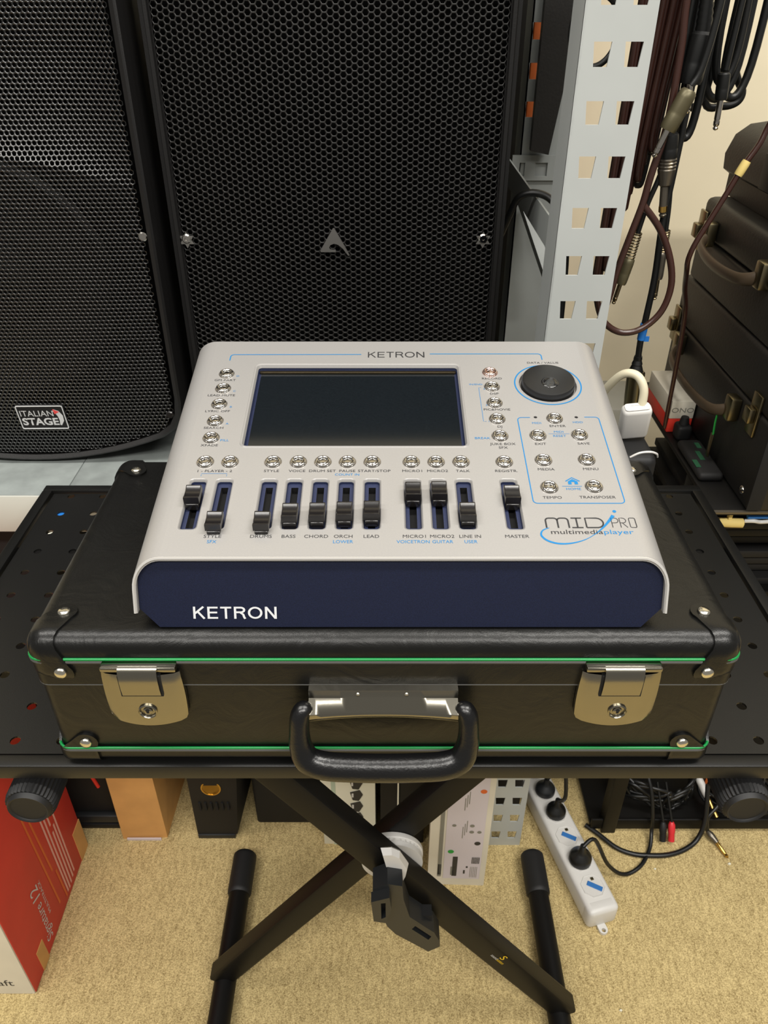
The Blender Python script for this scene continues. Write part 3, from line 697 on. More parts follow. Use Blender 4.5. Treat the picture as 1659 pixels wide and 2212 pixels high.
# maker's print on the front beam
def on_beam(u, v): return FBM @ frame((u, -.0133, v), (1, 0, 0), (0, 0, 1), (0, -1, 0))
text('sound', on_beam(.2300, .002) @ R(0, 'Z'), .0048, 'print_white', fbm, w=.014); text('sation', on_beam(.2450, .002), .0048, 'sticker_yellow', fbm, w=.0150)
text('S', on_beam(.2390, .0105), .0095, 'sticker_yellow', fbm, w=.0075)

# ================================================================== loudspeakers
def perforate(cells, s, hr, n, depth, surf, flat_top=True, squash=1.0):
    """sheet with one hole per lattice cell; cells is an (N,2) array of centres in (x, z)"""
    N = len(cells); k = np.arange(n); a = 2 * np.pi * k / n
    hexr = s * math.cos(math.pi / 6) / np.cos(((a if flat_top else a + math.pi / 6) % (math.pi / 3)) - math.pi / 6)
    ox = cells[:, None, 0] + hexr * np.cos(a); oz = cells[:, None, 1] + hexr * np.sin(a)
    if n == 6: ih = hr / np.cos(0) * np.ones(n)
    else: ih = hr * np.ones(n)
    ix = cells[:, None, 0] + ih * np.cos(a); iz = cells[:, None, 1] + ih * np.sin(a)
    oy = surf(ox, oz); iy = surf(ix, iz)
    V = np.stack([np.stack([ox, oy, oz], -1), np.stack([ix, iy, iz], -1), np.stack([ix, iy + depth, iz], -1)], 1).reshape(-1, 3)
    base_ = (np.arange(N) * 3 * n)[:, None]; k2 = (k + 1) % n
    q1 = np.stack([base_ + k, base_ + k2, base_ + n + k2, base_ + n + k], -1).reshape(-1, 4)
    q2 = np.stack([base_ + n + k, base_ + n + k2, base_ + 2 * n + k2, base_ + 2 * n + k], -1).reshape(-1, 4)
    F_ = np.concatenate([q1, q2])
    me = bpy.data.meshes.new('grille'); me.vertices.add(len(V)); me.vertices.foreach_set('co', V.ravel())
    me.loops.add(F_.size); me.loops.foreach_set('vertex_index', F_.ravel().astype(np.int32))
    me.polygons.add(len(F_)); me.polygons.foreach_set('loop_start', np.arange(0, F_.size, 4, dtype=np.int32)); me.polygons.foreach_set('loop_total', np.full(len(F_), 4, np.int32))
    me.update(calc_edges=True); me.validate(); return me
def lattice(x0, x1, z0, z1, s, flat_top=True):
    out = []; dx, dz = (1.5 * s, math.sqrt(3) * s) if flat_top else (math.sqrt(3) * s, 1.5 * s)
    nx, nz = int((x1 - x0) / dx) + 1, int((z1 - z0) / dz) + 1
    for i in range(nx):
        for j in range(nz):
            x = x0 + i * dx + (dx / 2 if (not flat_top and j % 2) else 0); z = z0 + j * dz + (dz / 2 if (flat_top and i % 2) else 0); out.append((x, z))
    return np.array(out)
def grille_part(me, m, parent):
    me.materials.append(MATS[m]); return link('grille', me, I4, parent)
# --- the hexagon-grille cabinet behind the player
SX0, SX1, SZ0, SZ1 = -.2405, .1355, .7305, 1.40; SCX = (SX0 + SX1) / 2
spk = thing('loudspeaker', (SCX, 1.07, .7305), 'tall black loudspeaker with coarse hexagon grille and small triangular silver badge behind the player', 'loudspeaker', 'loudspeakers on the shelf')
b_ = B(); b_.bb((SX0, .915, SZ0), (SX1, 1.27, SZ1), .012, 3); part('cabinet', b_, 'speaker_black', spk)
fr = B(); Mf = frame((0, 0, 0), (1, 0, 0), (0, 0, 1), (0, -1, 0))
cz = (SZ0 + SZ1) / 2; oh = rrect(SX1 - SX0, SZ1 - SZ0, .012, 4, SCX, cz); ih_ = rrect(SX1 - SX0 - .022, SZ1 - SZ0 - .024, .008, 4, SCX, cz)
fr.plate(oh, -.916, -.906, [ih_], Mf)
fr.loft([[(x, .906, z) for x, z in rrect(SX1 - SX0 - .008, SZ1 - SZ0 - .008, .010, 4, SCX, cz)], [(x, .9025, z) for x, z in rrect(SX1 - SX0 - .0105, SZ1 - SZ0 - .0105, .010, 4, SCX, cz)], [(x, .9025, z) for x, z in rrect(SX1 - SX0 - .018, SZ1 - SZ0 - .018, .009, 4, SCX, cz)], [(x, .907, z) for x, z in ih_]])
part('front_bezel', fr, 'speaker_black', spk, smooth=30)
part('baffle', B().bb((SX0 + .008, .9145, SZ0 + .008), (SX1 - .008, .918, SZ1 - .008)), 'foam_black', spk)
hs = .00385
def hexsurf(x, z): return .9015 + np.maximum(0, np.abs(x - SCX) - .0512) * .055
cells = lattice(SX0 + .0145, SX1 - .0135, SZ0 + .016, SZ1 - .014, hs)
grille_part(perforate(cells, hs, hs * .80, 6, .0016, hexsurf), 'grille_hex', spk)
# badge
bd = B(); A_ = [(-.0008, .0146), (.0008, .0146), (.0125, -.0060), (.0172, -.0150), (.0160, -.0160), (.0105, -.0105), (.0040, -.0064), (-.0010, -.0058), (-.0036, -.0040), (-.0042, -.0010), (-.0012, .0010), (.0030, .0002), (.0060, -.0020), (.0022, .0040), (-.0030, .0032), (-.0075, -.0010), (-.0070, -.0060), (-.0040, -.0088), (.0015, -.0098), (.0015, -.0118), (-.0150, -.0118), (-.0158, -.0104)]
A_ = [(-.0008, .0146), (.0008, .0146), (.0120, -.0050), (.0172, -.0150), (.0155, -.0150), (.0100, -.0075), (.0045, -.0030), (.0000, -.0018), (-.0040, -.0032), (-.0058, -.0060), (-.0046, -.0086), (-.0015, -.0092), (.0015, -.0090), (.0018, -.0112), (-.0150, -.0112), (-.0160, -.0100)]
bd.plate(A_, 0, .0032, [], frame((-.0565, .9005, 1.0085), (1, 0, 0), (0, 0, 1), (0, -1, 0))); part('badge', bd, 'badge_silver', spk, smooth=20, label='triangular silver maker badge')
for x in (-.2240, .1125):
    part('grille_screw', B().lathe([(.0052, 0), (.0052, .0012), (.0040, .0024), (.0016, .0024), (.0014, .0012), (0, .0012)], 18, frame((x, .9045, 1.0105), (1, 0, 0), (0, 0, 1), (0, -1, 0))), 'chrome', spk, smooth=40)
    part('screw_star', B().plate([((.0092 if i % 2 else .0052) * math.cos(math.pi * i / 6), (.0092 if i % 2 else .0052) * math.sin(math.pi * i / 6)) for i in range(12)], 0, .0006, [], frame((x, .9046, 1.0090), (1, 0, 0), (0, 0, 1), (0, -1, 0))), 'badge_silver', spk, smooth=0)
# --- the bowed cabinet on the left
LC, LHW, LZ1 = -.4535, .2015, 1.39
def lout(d=0.0, n=16):
    """front outline: straight sides, bowed bottom, big lower corners"""
    hw = LHW - d; pts = []
    zb = lambda x: .7335 + d + 1.15 * (x - LC) ** 2
    for i in range(n + 1):
        s = -1 + 2 * i / n; pts.append((LC + s * hw * .86, zb(LC + s * hw * .86)))
    e = pts[-1]; pts += [(LC + hw * .945, e[1] + .012), (LC + hw * .985, e[1] + .027), (LC + hw, e[1] + .048)]
    pts += [(LC + hw, LZ1 - d - .03), (LC + hw - .01, LZ1 - d - .008), (LC + hw - .03, LZ1 - d), (LC - hw + .03, LZ1 - d), (LC - hw + .01, LZ1 - d - .008), (LC - hw, LZ1 - d - .03), (LC - hw, e[1] + .048), (LC - hw * .985, e[1] + .027), (LC - hw * .945, e[1] + .012)]
    return pts
spl = thing('loudspeaker', (LC, 1.05, .7305), 'black loudspeaker with fine round-hole bowed grille and a black and white badge near its bottom', 'loudspeaker', 'loudspeakers on the shelf')
b_ = B(); b_.loft([[(x, .893, z) for x, z in lout(.001)], [(x, .93, z) for x, z in lout(.0)], [(LC + (x - LC) * .80, 1.24, max(z, .7315)) for x, z in lout(.002)]], cap0=False, cap1=True); part('cabinet', b_, 'speaker_black', spl, smooth=40)
b_ = B(); b_.loft([[(x, .893, z) for x, z in lout(0)], [(x, .879, z) for x, z in lout(.0015)], [(x, .877, z) for x, z in lout(.004)], [(x, .880, z) for x, z in lout(.009)], [(x, .892, z) for x, z in lout(.010)]]); part('front_bezel', b_, 'speaker_black', spl, smooth=40)
part('baffle', B().plate(lout(.006), -.920, -.916, [], frame((0, 0, 0), (1, 0, 0), (0, 0, 1), (0, -1, 0))), 'foam_black', spl, smooth=0)
part('woofer', B().lathe([(.140, 0), (.132, .006), (.125, .002), (.060, -.004), (.055, -.004), (.050, .006), (.030, .014), (0, .017)], 48, frame((LC, .912, .955), (1, 0, 0), (0, 0, 1), (0, -1, 0))), 'woofer_grey', spl, smooth=40, label='woofer cone behind the grille')
def lsurf(x, z):
    arc = 1.1015 - .95 * (x - LC) ** 2; d = z - arc
    dome = -.010 * np.maximum(0, 1 - ((x - LC) / .21) ** 2) * np.maximum(0, 1 - ((z - .93) / .26) ** 2)
    step = np.where(d > 0, .024 * (1 - np.exp(-np.maximum(d, 0) / .050)), 0)
    fade = np.clip(1.0 - (np.abs(x - LC) / .195) ** 6, 0, 1)
    return .8835 + dome + step * fade * .9
ls = .0031
cells = lattice(LC - LHW + .014, LC + LHW - .014, .745, LZ1 - .016, ls, False)
zb_ = .7335 + .012 + 1.15 * (cells[:, 0] - LC) ** 2 + np.maximum(0, (np.abs(cells[:, 0] - LC) - .168) / .022).clip(0, 1) ** 2 * .03
cells = cells[(cells[:, 1] > zb_) & (cells[:, 0] > -.60)]
grille_part(perforate(cells, ls, ls * .66, 12, .0012, lsurf, False), 'grille_black', spl)
# badge
bx, bz = -.4285, .8000; BM = frame((bx, .8735, bz), (math.cos(.02), 0, math.sin(.02)), (0, -.12, .993), (0, -.993, -.12))
bp = part('badge_plate', B().plate(rrect(.0585, .0345, .002, 3), -.003, 0), 'slit_black', spl, BM, smooth=0, label='black badge with white lettering')
bo = B(); bo.plate(rrect(.0585, .0345, .002, 3), 0, .0008, [rrect(.0562, .0322, .0015, 3)]); part('badge_border', bo, 'print_white', bp, BM, smooth=0)
text('ITALIAN', BM @ T(-.0055, .0060, .0006), .0082, 'print_white', bp, w=.041)
text('STAGE', BM @ T(-.0035, -.0060, .0006), .0098, 'print_white', bp, w=.045, bold=.03)
sw = B(); vs, fs = stroke([(.0160, .0105), (.0205, .0075), (.0232, .0020), (.0232, -.0045), (.0205, -.0115)], [.004, .0062, .0066, .0055, .002], .0005); sw.add(vs, fs); part('badge_swoosh', sw, 'print_white', bp, BM, smooth=0, fix=False)
part('badge_flag', B().plate([(.0160, .0125), (.0235, .0085), (.0170, .0050)], None, .0009), 'badge_red', bp, BM, smooth=0, fix=False)
for x, z in ((-.2660, 1.019), (-.2700, .800)):
    part('grille_screw', B().lathe([(.0050, 0), (.0050, .0012), (.0038, .0022), (0, .0022)], 16, frame((x, float(lsurf(np.array(x), np.array(z))) - .0006, z), (1, 0, 0), (0, 0, 1), (0, -1, 0))), 'chrome' if z > 1 else 'cap_black', spl, smooth=40)

# ================================================================== boltless shelving
shelf = thing('shelving_unit', (-.4, 1.05, 0), 'grey perforated-steel shelving unit with marbled shelf boards under the loudspeakers', 'shelving')
UM = frame((0, .80, 0), (1, 0, 0), (0, 0, 1), (0, -1, 0))
def upright(x0, w_, y, z1, m, cols, zlow=.01):
    b_ = B(); hs_ = []
    z = 1.2076 - .0467 * 25
    while z < z1 - .02:
        for c in cols: hs_.append([(c - .0062, z - .0196), (c + .0062, z - .0196), (c + .0080, z), (c - .0080, z)])
        z += .0467
    hs_ = [h for h in hs_ if h[0][1] > zlow]
    b_.plate([(x0, 0), (x0 + w_, 0), (x0 + w_, z1), (x0, z1)], -.002, 0, hs_, frame((0, y, 0), (1, 0, 0), (0, 0, 1), (0, -1, 0)))
    b_.bb((x0, y, 0), (x0 + .002, y + .052, z1))
    return part('upright', b_, m, shelf, smooth=0)
upright(.1735, .0640, .80, 1.75, 'rack_grey', (.1933, .2212))
upright(.1960, .0560, 1.215, 1.75, 'rack_grey_dull', (.2050, .2310), 1.06)
upright(-1.06, .064, .80, 1.75, 'rack_grey', (-1.04, -1.012))
for x0, x1 in ((-1.05, -.3945), (-.3935, .1945)):
    part('shelf_board', B().bb((x0, .8030, .712), (x1, 1.36, .730), .0008), 'shelf_marble', shelf)
part('shelf_beam', B().bb((-.996, .800, .676), (.1730, .8028, .7295), .001).bb((-.996, .8028, .676), (.1730, .825, .679)), 'shelf_white', shelf)
part('shelf_beam', B().bb((-1.05, 1.262, .676), (.1955, 1.27, .7118), .001), 'rack_grey_dull', shelf)
part('side_rail', B().bb((.1760, .852, 1.012), (.1782, 1.266, 1.045)), 'rack_grey_dull', shelf)
part('cross_beam', B().plate([(.185, 1.012), (.262, 1.012), (.262, 1.046), (.185, 1.046)], -1.2135, -1.2115, [[(.196, 1.018), (.204, 1.018), (.204, 1.036), (.196, 1.036)], [(.219, 1.018), (.2365, 1.018), (.2365, 1.036), (.219, 1.036)]], frame((0, 0, 0), (1, 0, 0), (0, 0, 1), (0, -1, 0))), 'rack_grey_dull', shelf, smooth=0)
bM = Vector((.203, 1.20, .988)); bN = Vector((.243, 1.11, .885))
part('diagonal_brace', B().tube([bM, bN], .0095, 4), 'rack_grey_dull', shelf, smooth=0)
tag(part('orange_carton', B().bb((.2105, 1.285, .732), (.234, 1.35, 1.42), .002), 'orange_card'), 'orange cardboard carton edge showing through the rear shelving slots', 'carton')
tag(part('gap_darkener', B().bb((.140, 1.285, .732), (.2090, 1.33, 1.50), .004), 'case_black'), 'black slab added to darken the gap behind the hexagon-grille loudspeaker', 'case')  # added black slab, keeps the gap beside the loudspeaker dark
ld = B(); ld.loft([[(.2065, 1.205, 1.055), (.232, 1.205, 1.050), (.232, 1.19, 1.050), (.2065, 1.19, 1.055)], [(.205, 1.20, 1.50), (.290, 1.20, 1.50), (.290, 1.185, 1.50), (.205, 1.185, 1.50)]], cap0=True, cap1=True)
tag(part('folded_panel', ld, 'case_black'), 'dark narrow panel leaning beside the rear shelving upright', 'panel')
tag(part('power_lead', B().tube([(.140, .96, 1.00), (.149, .955, 1.027), (.156, .95, 1.045), (.171, .945, 1.051), (.190, .94, 1.046), (.204, .93, 1.028), (.212, .92, .99), (.214, .91, .90)], .0042, 10, 6), 'cable_black', smooth=70), 'short black cable arching between the hexagon-grille loudspeaker and the grey upright', 'cable')

# ================================================================== leads hanging beside the upright
def lead(name, label, paths, m, r, group='audio leads hanging by the upright', cat='cable', k=6):
    t = thing(name, paths[0][0], label, cat, group) if len(paths) > 1 else None
    b_ = B()
    for p in paths: b_.tube(p, r, 9, k)
    if t is None: return tag(part(name, b_, m, smooth=70), label, cat, group)
    part('lead', b_, m, t, smooth=70); return t
def P3(seq, y, dy=0): return [(x * mm, y + dy * i / max(1, len(seq) - 1), z * mm) for i, (x, z) in enumerate(seq)]
def coil_path(loops, ztop):
    pts = []
    for xa, xb, y, zb, lean in loops:
        pts += [(xa + lean, y, ztop), (xa + lean * .6, y, (ztop + zb) / 2 + .02), (xa, y, zb + .03), ((xa + xb) / 2, y + .002, zb), (xb, y + .004, zb + .03), (xb + lean * .6, y + .004, (ztop + zb) / 2 + .02), (xb + lean, y + .004, ztop)]
    return pts
def plug(name, label, cable, boot, body, tip, mc='cable_black', mb='cable_black', ms='chrome', rb=.0075, rt=.0031, rc=.0032, ring=None, group='audio leads hanging by the upright', spring=None, ribs=0):
    """a lead with its jack plug: cable path, boot, body and metal tip along given points"""
    t = thing(name, body[0], label, 'cable', group)
    part('lead', B().tube(cable, rc, 9, 6), mc, t, smooth=70)
    if boot:
        n = max(3, ribs); pr = [(rc * 1.05, 0)]
        for i in range(n): pr += [((rc * 1.35 + (rb * .72 - rc * 1.35) * i / n), i / n + .02), ((rc * 1.2 + (rb * .68 - rc * 1.2) * i / n), (i + .55) / n)]
        pr += [(rb * .7, 1)]; part('strain_relief', B().rod(boot[0], boot[1], pr, 14), 'cable_black', t, smooth=40)
    if spring:
        a, c = Vector(spring[0]), Vector(spring[1]); ax = (c - a); u = ax.orthogonal().normalized(); v = ax.normalized().cross(u)
        part('spring', B().tube([a + ax * (i / 72) + u * .0047 * math.cos(i * .785) + v * .0047 * math.sin(i * .785) for i in range(73)], .0009, 5), 'nickel_dark', t, smooth=60)
    part('plug_body', B().rod(body[0], body[1], [(rb * .7, 0), (rb * .95, .06), (rb, .2), (rb, .55), (rb * .98, .6), (rb, .62), (rb, .9), (rb * .9, 1)], 20), mb, t, smooth=40)
    L_ = (Vector(tip[1]) - Vector(tip[0])).length
    tp = part('plug_tip', B().rod(tip[0], tip[1], [(rt, 0), (rt, .62), (rt * .9, .63), (rt * .9, .66), (rt, .67), (rt, .80), (rt * .62, .86), (rt * .95, .90), (rt * .7, .96), (0, 1)], 16), ms, t, smooth=35)
    if ring:
        a = Vector(tip[0]).lerp(Vector(tip[1]), .62); c = Vector(tip[0]).lerp(Vector(tip[1]), .80); part('tip_ring', B().cyl(a, c, rt * 1.08, None, 16), ring, tp, smooth=40)
    return t
# coiled brown and black leads (one continuous run each)
lp = [(.231 + .0045 * i, .2352 + .0045 * i, .848 + .0075 * (i % 2), (.965 if i < 3 else 1.00) + .014 * i, .006 + .0012 * i) for i in range(9)]
tag(part('coiled_lead', B().tube(coil_path(lp, 1.42), .0034, 8, 5), 'cable_brown', smooth=70), 'tight bundle of dark brown cable hanging right against the grey upright', 'cable', 'audio leads hanging by the upright')
lp = [(.262 + .004 * i, .272 + .003 * i, .866 + .008 * (i % 2), 1.075 + .016 * i, .010) for i in range(3)]
tag(part('coiled_lead', B().tube(coil_path(lp, 1.42), .0036, 8, 5), 'cable_black', smooth=70), 'black looped cable hanging just behind the brown bundle', 'cable', 'audio leads hanging by the upright')
lp = [(.302, .318, .880, 1.118, .000), (.328, .350, .889, 1.168, -.006), (.324, .357, .898, 1.152, .0), (.346, .374, .907, 1.152, .004), (.312, .338, .916, 1.142, -.002)]
tag(part('coiled_lead', B().tube(coil_path(lp, 1.42), .0042, 10, 6), 'cable_black', smooth=70), 'thick black cable coiled in wide open loops against the cream wall', 'cable', 'audio leads hanging by the upright')
tag(part('patch_lead', B().tube(P3([(352, 1420), (354, 1260), (356, 1200), (369, 1169), (378, 1156), (375, 1146), (361, 1142), (341, 1146), (338, 1200), (340, 1420)], .928), .0040, 9, 6), 'cable_black', smooth=70), 'short grey-black lead end curling back under the wide cable loops', 'cable', 'audio leads hanging by the upright')
lead('looped_lead', 'shiny brown cable running down and looping out below the upright plugs', [P3([(274, 1420), (270, 1300), (268, 1238), (271, 1199), (271, 1138), (264, 1092), (261, 1066), (254, 1034), (247, 1001), (242, 966), (232, 930)], .824), P3([(261, 1066), (284, 1041), (301, 1010), (308, 981), (303, 953), (286, 934), (265, 929), (246, 938), (235, 955), (226, 985)], .826, .002)], 'cable_brown', .0036)
lead('ring_lead', 'black cable ring seen through the upper slots of the upright', [[(.203 + .023 * math.cos(a), .878, 1.212 + .030 * math.sin(a)) for a in [2 * math.pi * i / 20 for i in range(21)]]], 'cable_black', .0030)
plug('jack_lead', 'large black jack plug with ribbed boot and bright tip hanging tip down', P3([(280, 1420), (286, 1300), (288, 1240)], .832), P3([(288, 1245), (291, 1212)], .832), P3([(291, 1214), (287.5, 1172)], .832), P3([(287.5, 1172), (290.5, 1146)], .832), rb=.0108, rt=.0034, rc=.0045, ribs=6)
plug('jack_lead', 'jack plug with olive metal barrel angled across the hanging bundle', P3([(300, 1420), (296, 1250), (291, 1190), (284, 1172)], .815), None, P3([(282, 1169), (268, 1135)], .8120), P3([(268, 1135), (259.5, 1111)], .8120), mb='plug_olive', rb=.0082)
E_ = plug('jack_lead', 'black and silver microphone jack with gold-ringed tip', P3([(276, 1420), (276, 1250), (277, 1149), (278, 1128)], .834), None, P3([(278.5, 1130), (281, 1106)], .834), P3([(283, 1081), (287, 1050)], .834), ring='gold', rb=.0088, rt=.0040, ms='plug_grey')
part('silver_barrel', B().rod((.281, .834, 1.107), (.2832, .834, 1.081), [(.0086, 0), (.0090, .05), (.0082, .12), (.0090, .16), (.0082, .24), (.0090, .28), (.0082, .36), (.0088, .4), (.0062, .95), (.0050, 1)], 20), 'plug_grey', E_, smooth=30)
plug('jack_lead', 'black jack plug hanging alone in front of the cream wall', P3([(340, 1420), (336, 1250), (334, 1180)], .872), None, P3([(333.5, 1178), (335.5, 1154)], .872), P3([(335.5, 1154), (336.5, 1126)], .872), rb=.0062, rt=.0030)
plug('jack_lead', 'long thin black lead ending in a silver-banded jack inside the brown loop', P3([(286, 1420), (284, 1250), (285, 1148), (293, 1102), (299, 1058), (301, 1030)], .856), None, P3([(301, 1010), (302, 980)], .856), P3([(302, 980), (303, 956)], .856), mb='plug_grey', rb=.0058, rt=.0030, rc=.0026, spring=P3([(301, 1033), (301, 1010)], .856), ms='nickel_dark')
plug('jack_lead', 'thin black lead ending in a dark spring-sleeved jack beside the upright edge', P3([(282, 1420), (284, 1250), (283, 1130), (277, 1090), (270, 1064), (265, 1034)], .836), None, P3([(261.5, 1009), (256, 981)], .836), P3([(256, 981), (252, 958)], .836), mb='plug_olive', rb=.0062, rt=.0024, rc=.0027, spring=P3([(265, 1036), (261.5, 1009)], .836), ms='nickel_dark')
x_ = thing('microphone_lead', (.293, .84, .83), 'black microphone lead with blue tape and a brass-toned connector behind the player', 'cable', 'audio leads hanging by the upright')
part('lead', B().tube(P3([(296, 1420), (294, 1250), (293, 1150), (292, 1089), (291, 1044), (294, 986), (293, 939), (292, 915), (293.5, 884)], .842), .0036, 9, 6), 'cable_black', x_, smooth=70)
part('blue_tape', B().rod((.2930, .842, .934), (.2922, .842, .915), [(.0045, 0), (.0047, .5), (.0044, 1)], 14).bb((.293, .8405, .913), (.301, .8420, .919)), 'tape_blue', x_, smooth=30)
part('strain_relief', B().rod((.2930, .842, .895), (.2935, .842, .876), [(.0045, 0), (.0050, .2), (.0046, .25), (.0062, .5), (.0056, .55), (.0082, .95), (.0086, 1)], 18), 'cable_black', x_, smooth=35)
part('connector_shell', B().rod((.2935, .842, .876), (.2965, .842, .828), [(.0090, 0), (.0108, .04), (.0108, .10), (.0096, .12), (.0096, .6), (.0088, 1)], 22), 'brass', x_, smooth=35)
part('connector_collar', B().rod((.2965, .842, .828), (.300, .842, .762), [(.0096, 0), (.0100, .3), (.0060, .5), (.0036, 1)], 18), 'cable_black', x_, smooth=35)

# ================================================================== rack with the black cases
rack = thing('metal_rack', (.68, .95, 0), 'black metal rack carrying the stacked instrument cases beside the stand', 'rack')
part('top_shelf', B().bb((.385, .752, .7335), (1.0, 1.11, .740), .002), 'steel_black', rack)
part('shelf_edge', B().bb((.385, .7505, .7365), (1.0, .7535, .7412), .0008), 'plug_grey', rack)
for x, y in ((.398, .835), (.985, .835), (.398, 1.09), (.985, 1.09)): part('post', B().bb((x - .0125, y - .0125, 0), (x + .0125, y + .0125, .7335), .002), 'steel_black', rack)
part('lower_shelf', B().bb((.366, .829, .010), (1.0, 1.11, .016)).bb((.366, .826, .008), (1.0, .831, .034), .001), 'steel_black', rack)
for z in (.36, .54): part('shelf', B().bb((.385, .845, z - .012), (1.0, 1.11, z), .002), 'steel_black', rack)
def handle_on(parent, x, y0, y1, z, drop=.0, mh='case_handle'):
    h = link('carry_handle', None, T(x, (y0 + y1) / 2, z), parent)
    pts = [(x - .004, y0, z), (x - .022, y0 + (y1 - y0) * .12, z - .006 - drop), (x - .027, (y0 + y1) / 2, z - .010 - drop), (x - .022, y1 - (y1 - y0) * .12, z - .006 - drop), (x - .004, y1, z)]
    part('grip', B().tube(pts, [(.0075, .0042)] * 33, 10, 8, flat=(0, 0, 1)), mh, h, smooth=60)
    for y in (y0, y1):
        s = 1 if y == y0 else -1
        part('handle_mount', B().bb((x - .014, y - .010, z - .014), (x - .0005, y + .010, z + .016), .003), 'brass', h)
def side_latch(parent, x, y, z):
    g = link('latch', None, T(x, y, z), parent)
    part('latch_plate', B().bb((x - .004, y - .011, z - .030), (x, y + .011, z + .020), .0015), 'brass', g)
    part('latch_lever', B().bb((x - .012, y - .008, z - .014), (x - .004, y + .008, z + .004), .002), 'brass', g)
CL = .4210
c1 = thing('instrument_case', (.62, .918, .7405), 'large black instrument case with brass latches and leather handle, bottom of the stack', 'case', 'black cases stacked on the rack')
part('body', B().bb((CL, .748, .7415), (.86, 1.088, .850), .005, 3), 'case_black', c1); part('lid', B().bb((CL, .748, .8505), (.86, 1.088, .9150), .007, 3), 'case_black', c1)
handle_on(c1, CL, 1.035, .835, .832, .006)
for y in (1.075, .790): side_latch(c1, CL, y, .852)
for y, z in ((.772, .757), (.768, .885)): part('stud', B().lathe([(.0052, 0), (.0045, .0016), (.002, .0026), (0, .0028)], 16, frame((CL, y, z), (0, -1, 0), (0, 0, 1), (-1, 0, 0))), 'chrome', c1, smooth=60)
part('edge_strip', B().bb((CL - .0012, .7468, .744), (CL + .016, .7482, .912), .0006), 'slit_black', c1)
key = link('key_tag', None, T(.405, .845, .79), c1)
part('ribbon', B().tube([(.405, .848, .822), (.404, .846, .808), (.4045, .844, .792)], [(.0028, .0008)] * 13, 8, 6), 'print_green', key, smooth=50, label='green key ribbon')
part('key', B().bb((.4035, .842, .760), (.4055, .850, .792), .0008), 'nickel_dark', key)
c2 = thing('instrument_case', (.62, .90, .916), 'flatter black instrument case with brass latch, middle of the stack', 'case', 'black cases stacked on the rack')
part('body', B().bb((CL + .001, .765, .9160), (.82, 1.075, .972), .005, 3), 'case_black', c2); part('lid', B().bb((CL + .001, .765, .9725), (.82, 1.075, 1.021), .009, 3), 'case_black', c2)
handle_on(c2, CL + .001, 1.020, .850, .985, .004); side_latch(c2, CL + .001, 1.062, .985)
c3 = thing('instrument_case', (.64, .90, 1.022), 'small rounded black case lying on top of the stack', 'case', 'black cases stacked on the rack')
b_ = B(); pr3 = [(.449, 1.0215), (.449, 1.046), (.440, 1.052), (.438, 1.070), (.446, 1.092), (.462, 1.104), (.490, 1.108), (.70, 1.108), (.70, 1.0215)]
b_.loft([[(x, .79, z) for x, z in pr3], [(x, 1.085, z) for x, z in pr3]], cap0=True, cap1=True); part('shell', b_, 'case_black', c3, smooth=35)
part('strap', B().bb((.4365, .93, 1.052), (.4392, .965, 1.09), .0008), 'rubber', c3)
tag(part('draped_lead', B().tube([(.395, .80, 1.185), (.390, .84, 1.150), (.386, .86, 1.136), (.380, .86, 1.116), (.370, .86, 1.097), (.367, .86, 1.090), (.357, .86, 1.065), (.3465, .86, 1.040), (.337, .86, 1.017), (.334, .862, 1.000), (.338, .87, .985), (.352, .90, .955), (.372, .93, .90), (.386, .95, .745)], .0030, 9, 6), 'cable_brown', smooth=70), 'brown cable slanting down across the stacked black cases', 'cable')
tag(part('cable_sleeve', B().rod((.3715, .860, 1.100), (.3655, .860, 1.086), [(.0042, 0), (.0046, .2), (.0046, .8), (.0042, 1)], 12), 'yellow_paper', smooth=40), 'small yellow marker sleeve on the slanting brown cable', 'cable marker')
# small things on and beside the rack
rb_ = thing('carton', (.42, .985, .7405), 'small red and white printed carton behind the white adapter', 'carton')
part('carton_body', B().bb((.387, .945, .7405), (.4190, 1.045, .7610), .001), 'red_bright', rb_)
wf = part('white_band', B().bb((.3868, .9445, .7612), (.4192, 1.0455, .7870), .001), 'white_card', rb_)
text('ONO', frame((.4030, .9442, .7740), (1, 0, 0), (0, 0, 1), (0, -1, 0)), .007, 'box_grey', wf, w=.030)
pc = thing('pouch', (.402, .855, .7405), 'soft black pouch with green print on the rack in front of the red carton', 'pouch')
b_ = B(); b_.bb((.388, .815, .7405), (.4185, .905, .752), .005, 3); part('pouch_body', b_, 'void_black', pc, smooth=50)
for x, y, l in ((.392, .832, .018), (.403, .850, .022), (.409, .880, .014)): part('green_print', B().bb((x - .003, y, .7520), (x + .003, y + l, .7524)), 'print_dull_green', pc)
tag(part('plug_housing', B().bb((.392, .918, .7405), (.412, .940, .762), .005, 3).rod((.402, .929, .762), (.402, .929, .772), [(.007, 0), (.005, 1)], 12), 'rubber', smooth=40), 'black moulded plug standing before the red carton', 'plug')
tag(part('foam_block', B().bb((.222, .655, .7500), (.268, .712, .8680), .008, 3), 'rubber', smooth=40), 'dark foam block on the tray holding up the white adapter', 'foam block')
ad = thing('cable_adapter', (.247, .70, .8685), 'white plastic plug adapter with a cream cable behind the right corner of the player', 'adapter')
AM = T(.2495, .692, .8890) @ R(-6, 'Y') @ R(18, 'X')
part('adapter_body', B().box((0, 0, 0), (.0290, .014, .040), .0045, 3), 'plastic_white', ad, AM, smooth=50)
part('adapter_rim', B().plate(rrect(.0240, .010, .003, 4), .0199, .0206, [rrect(.014, .004, .0015, 4)]), 'plastic_white', ad, AM, smooth=20)
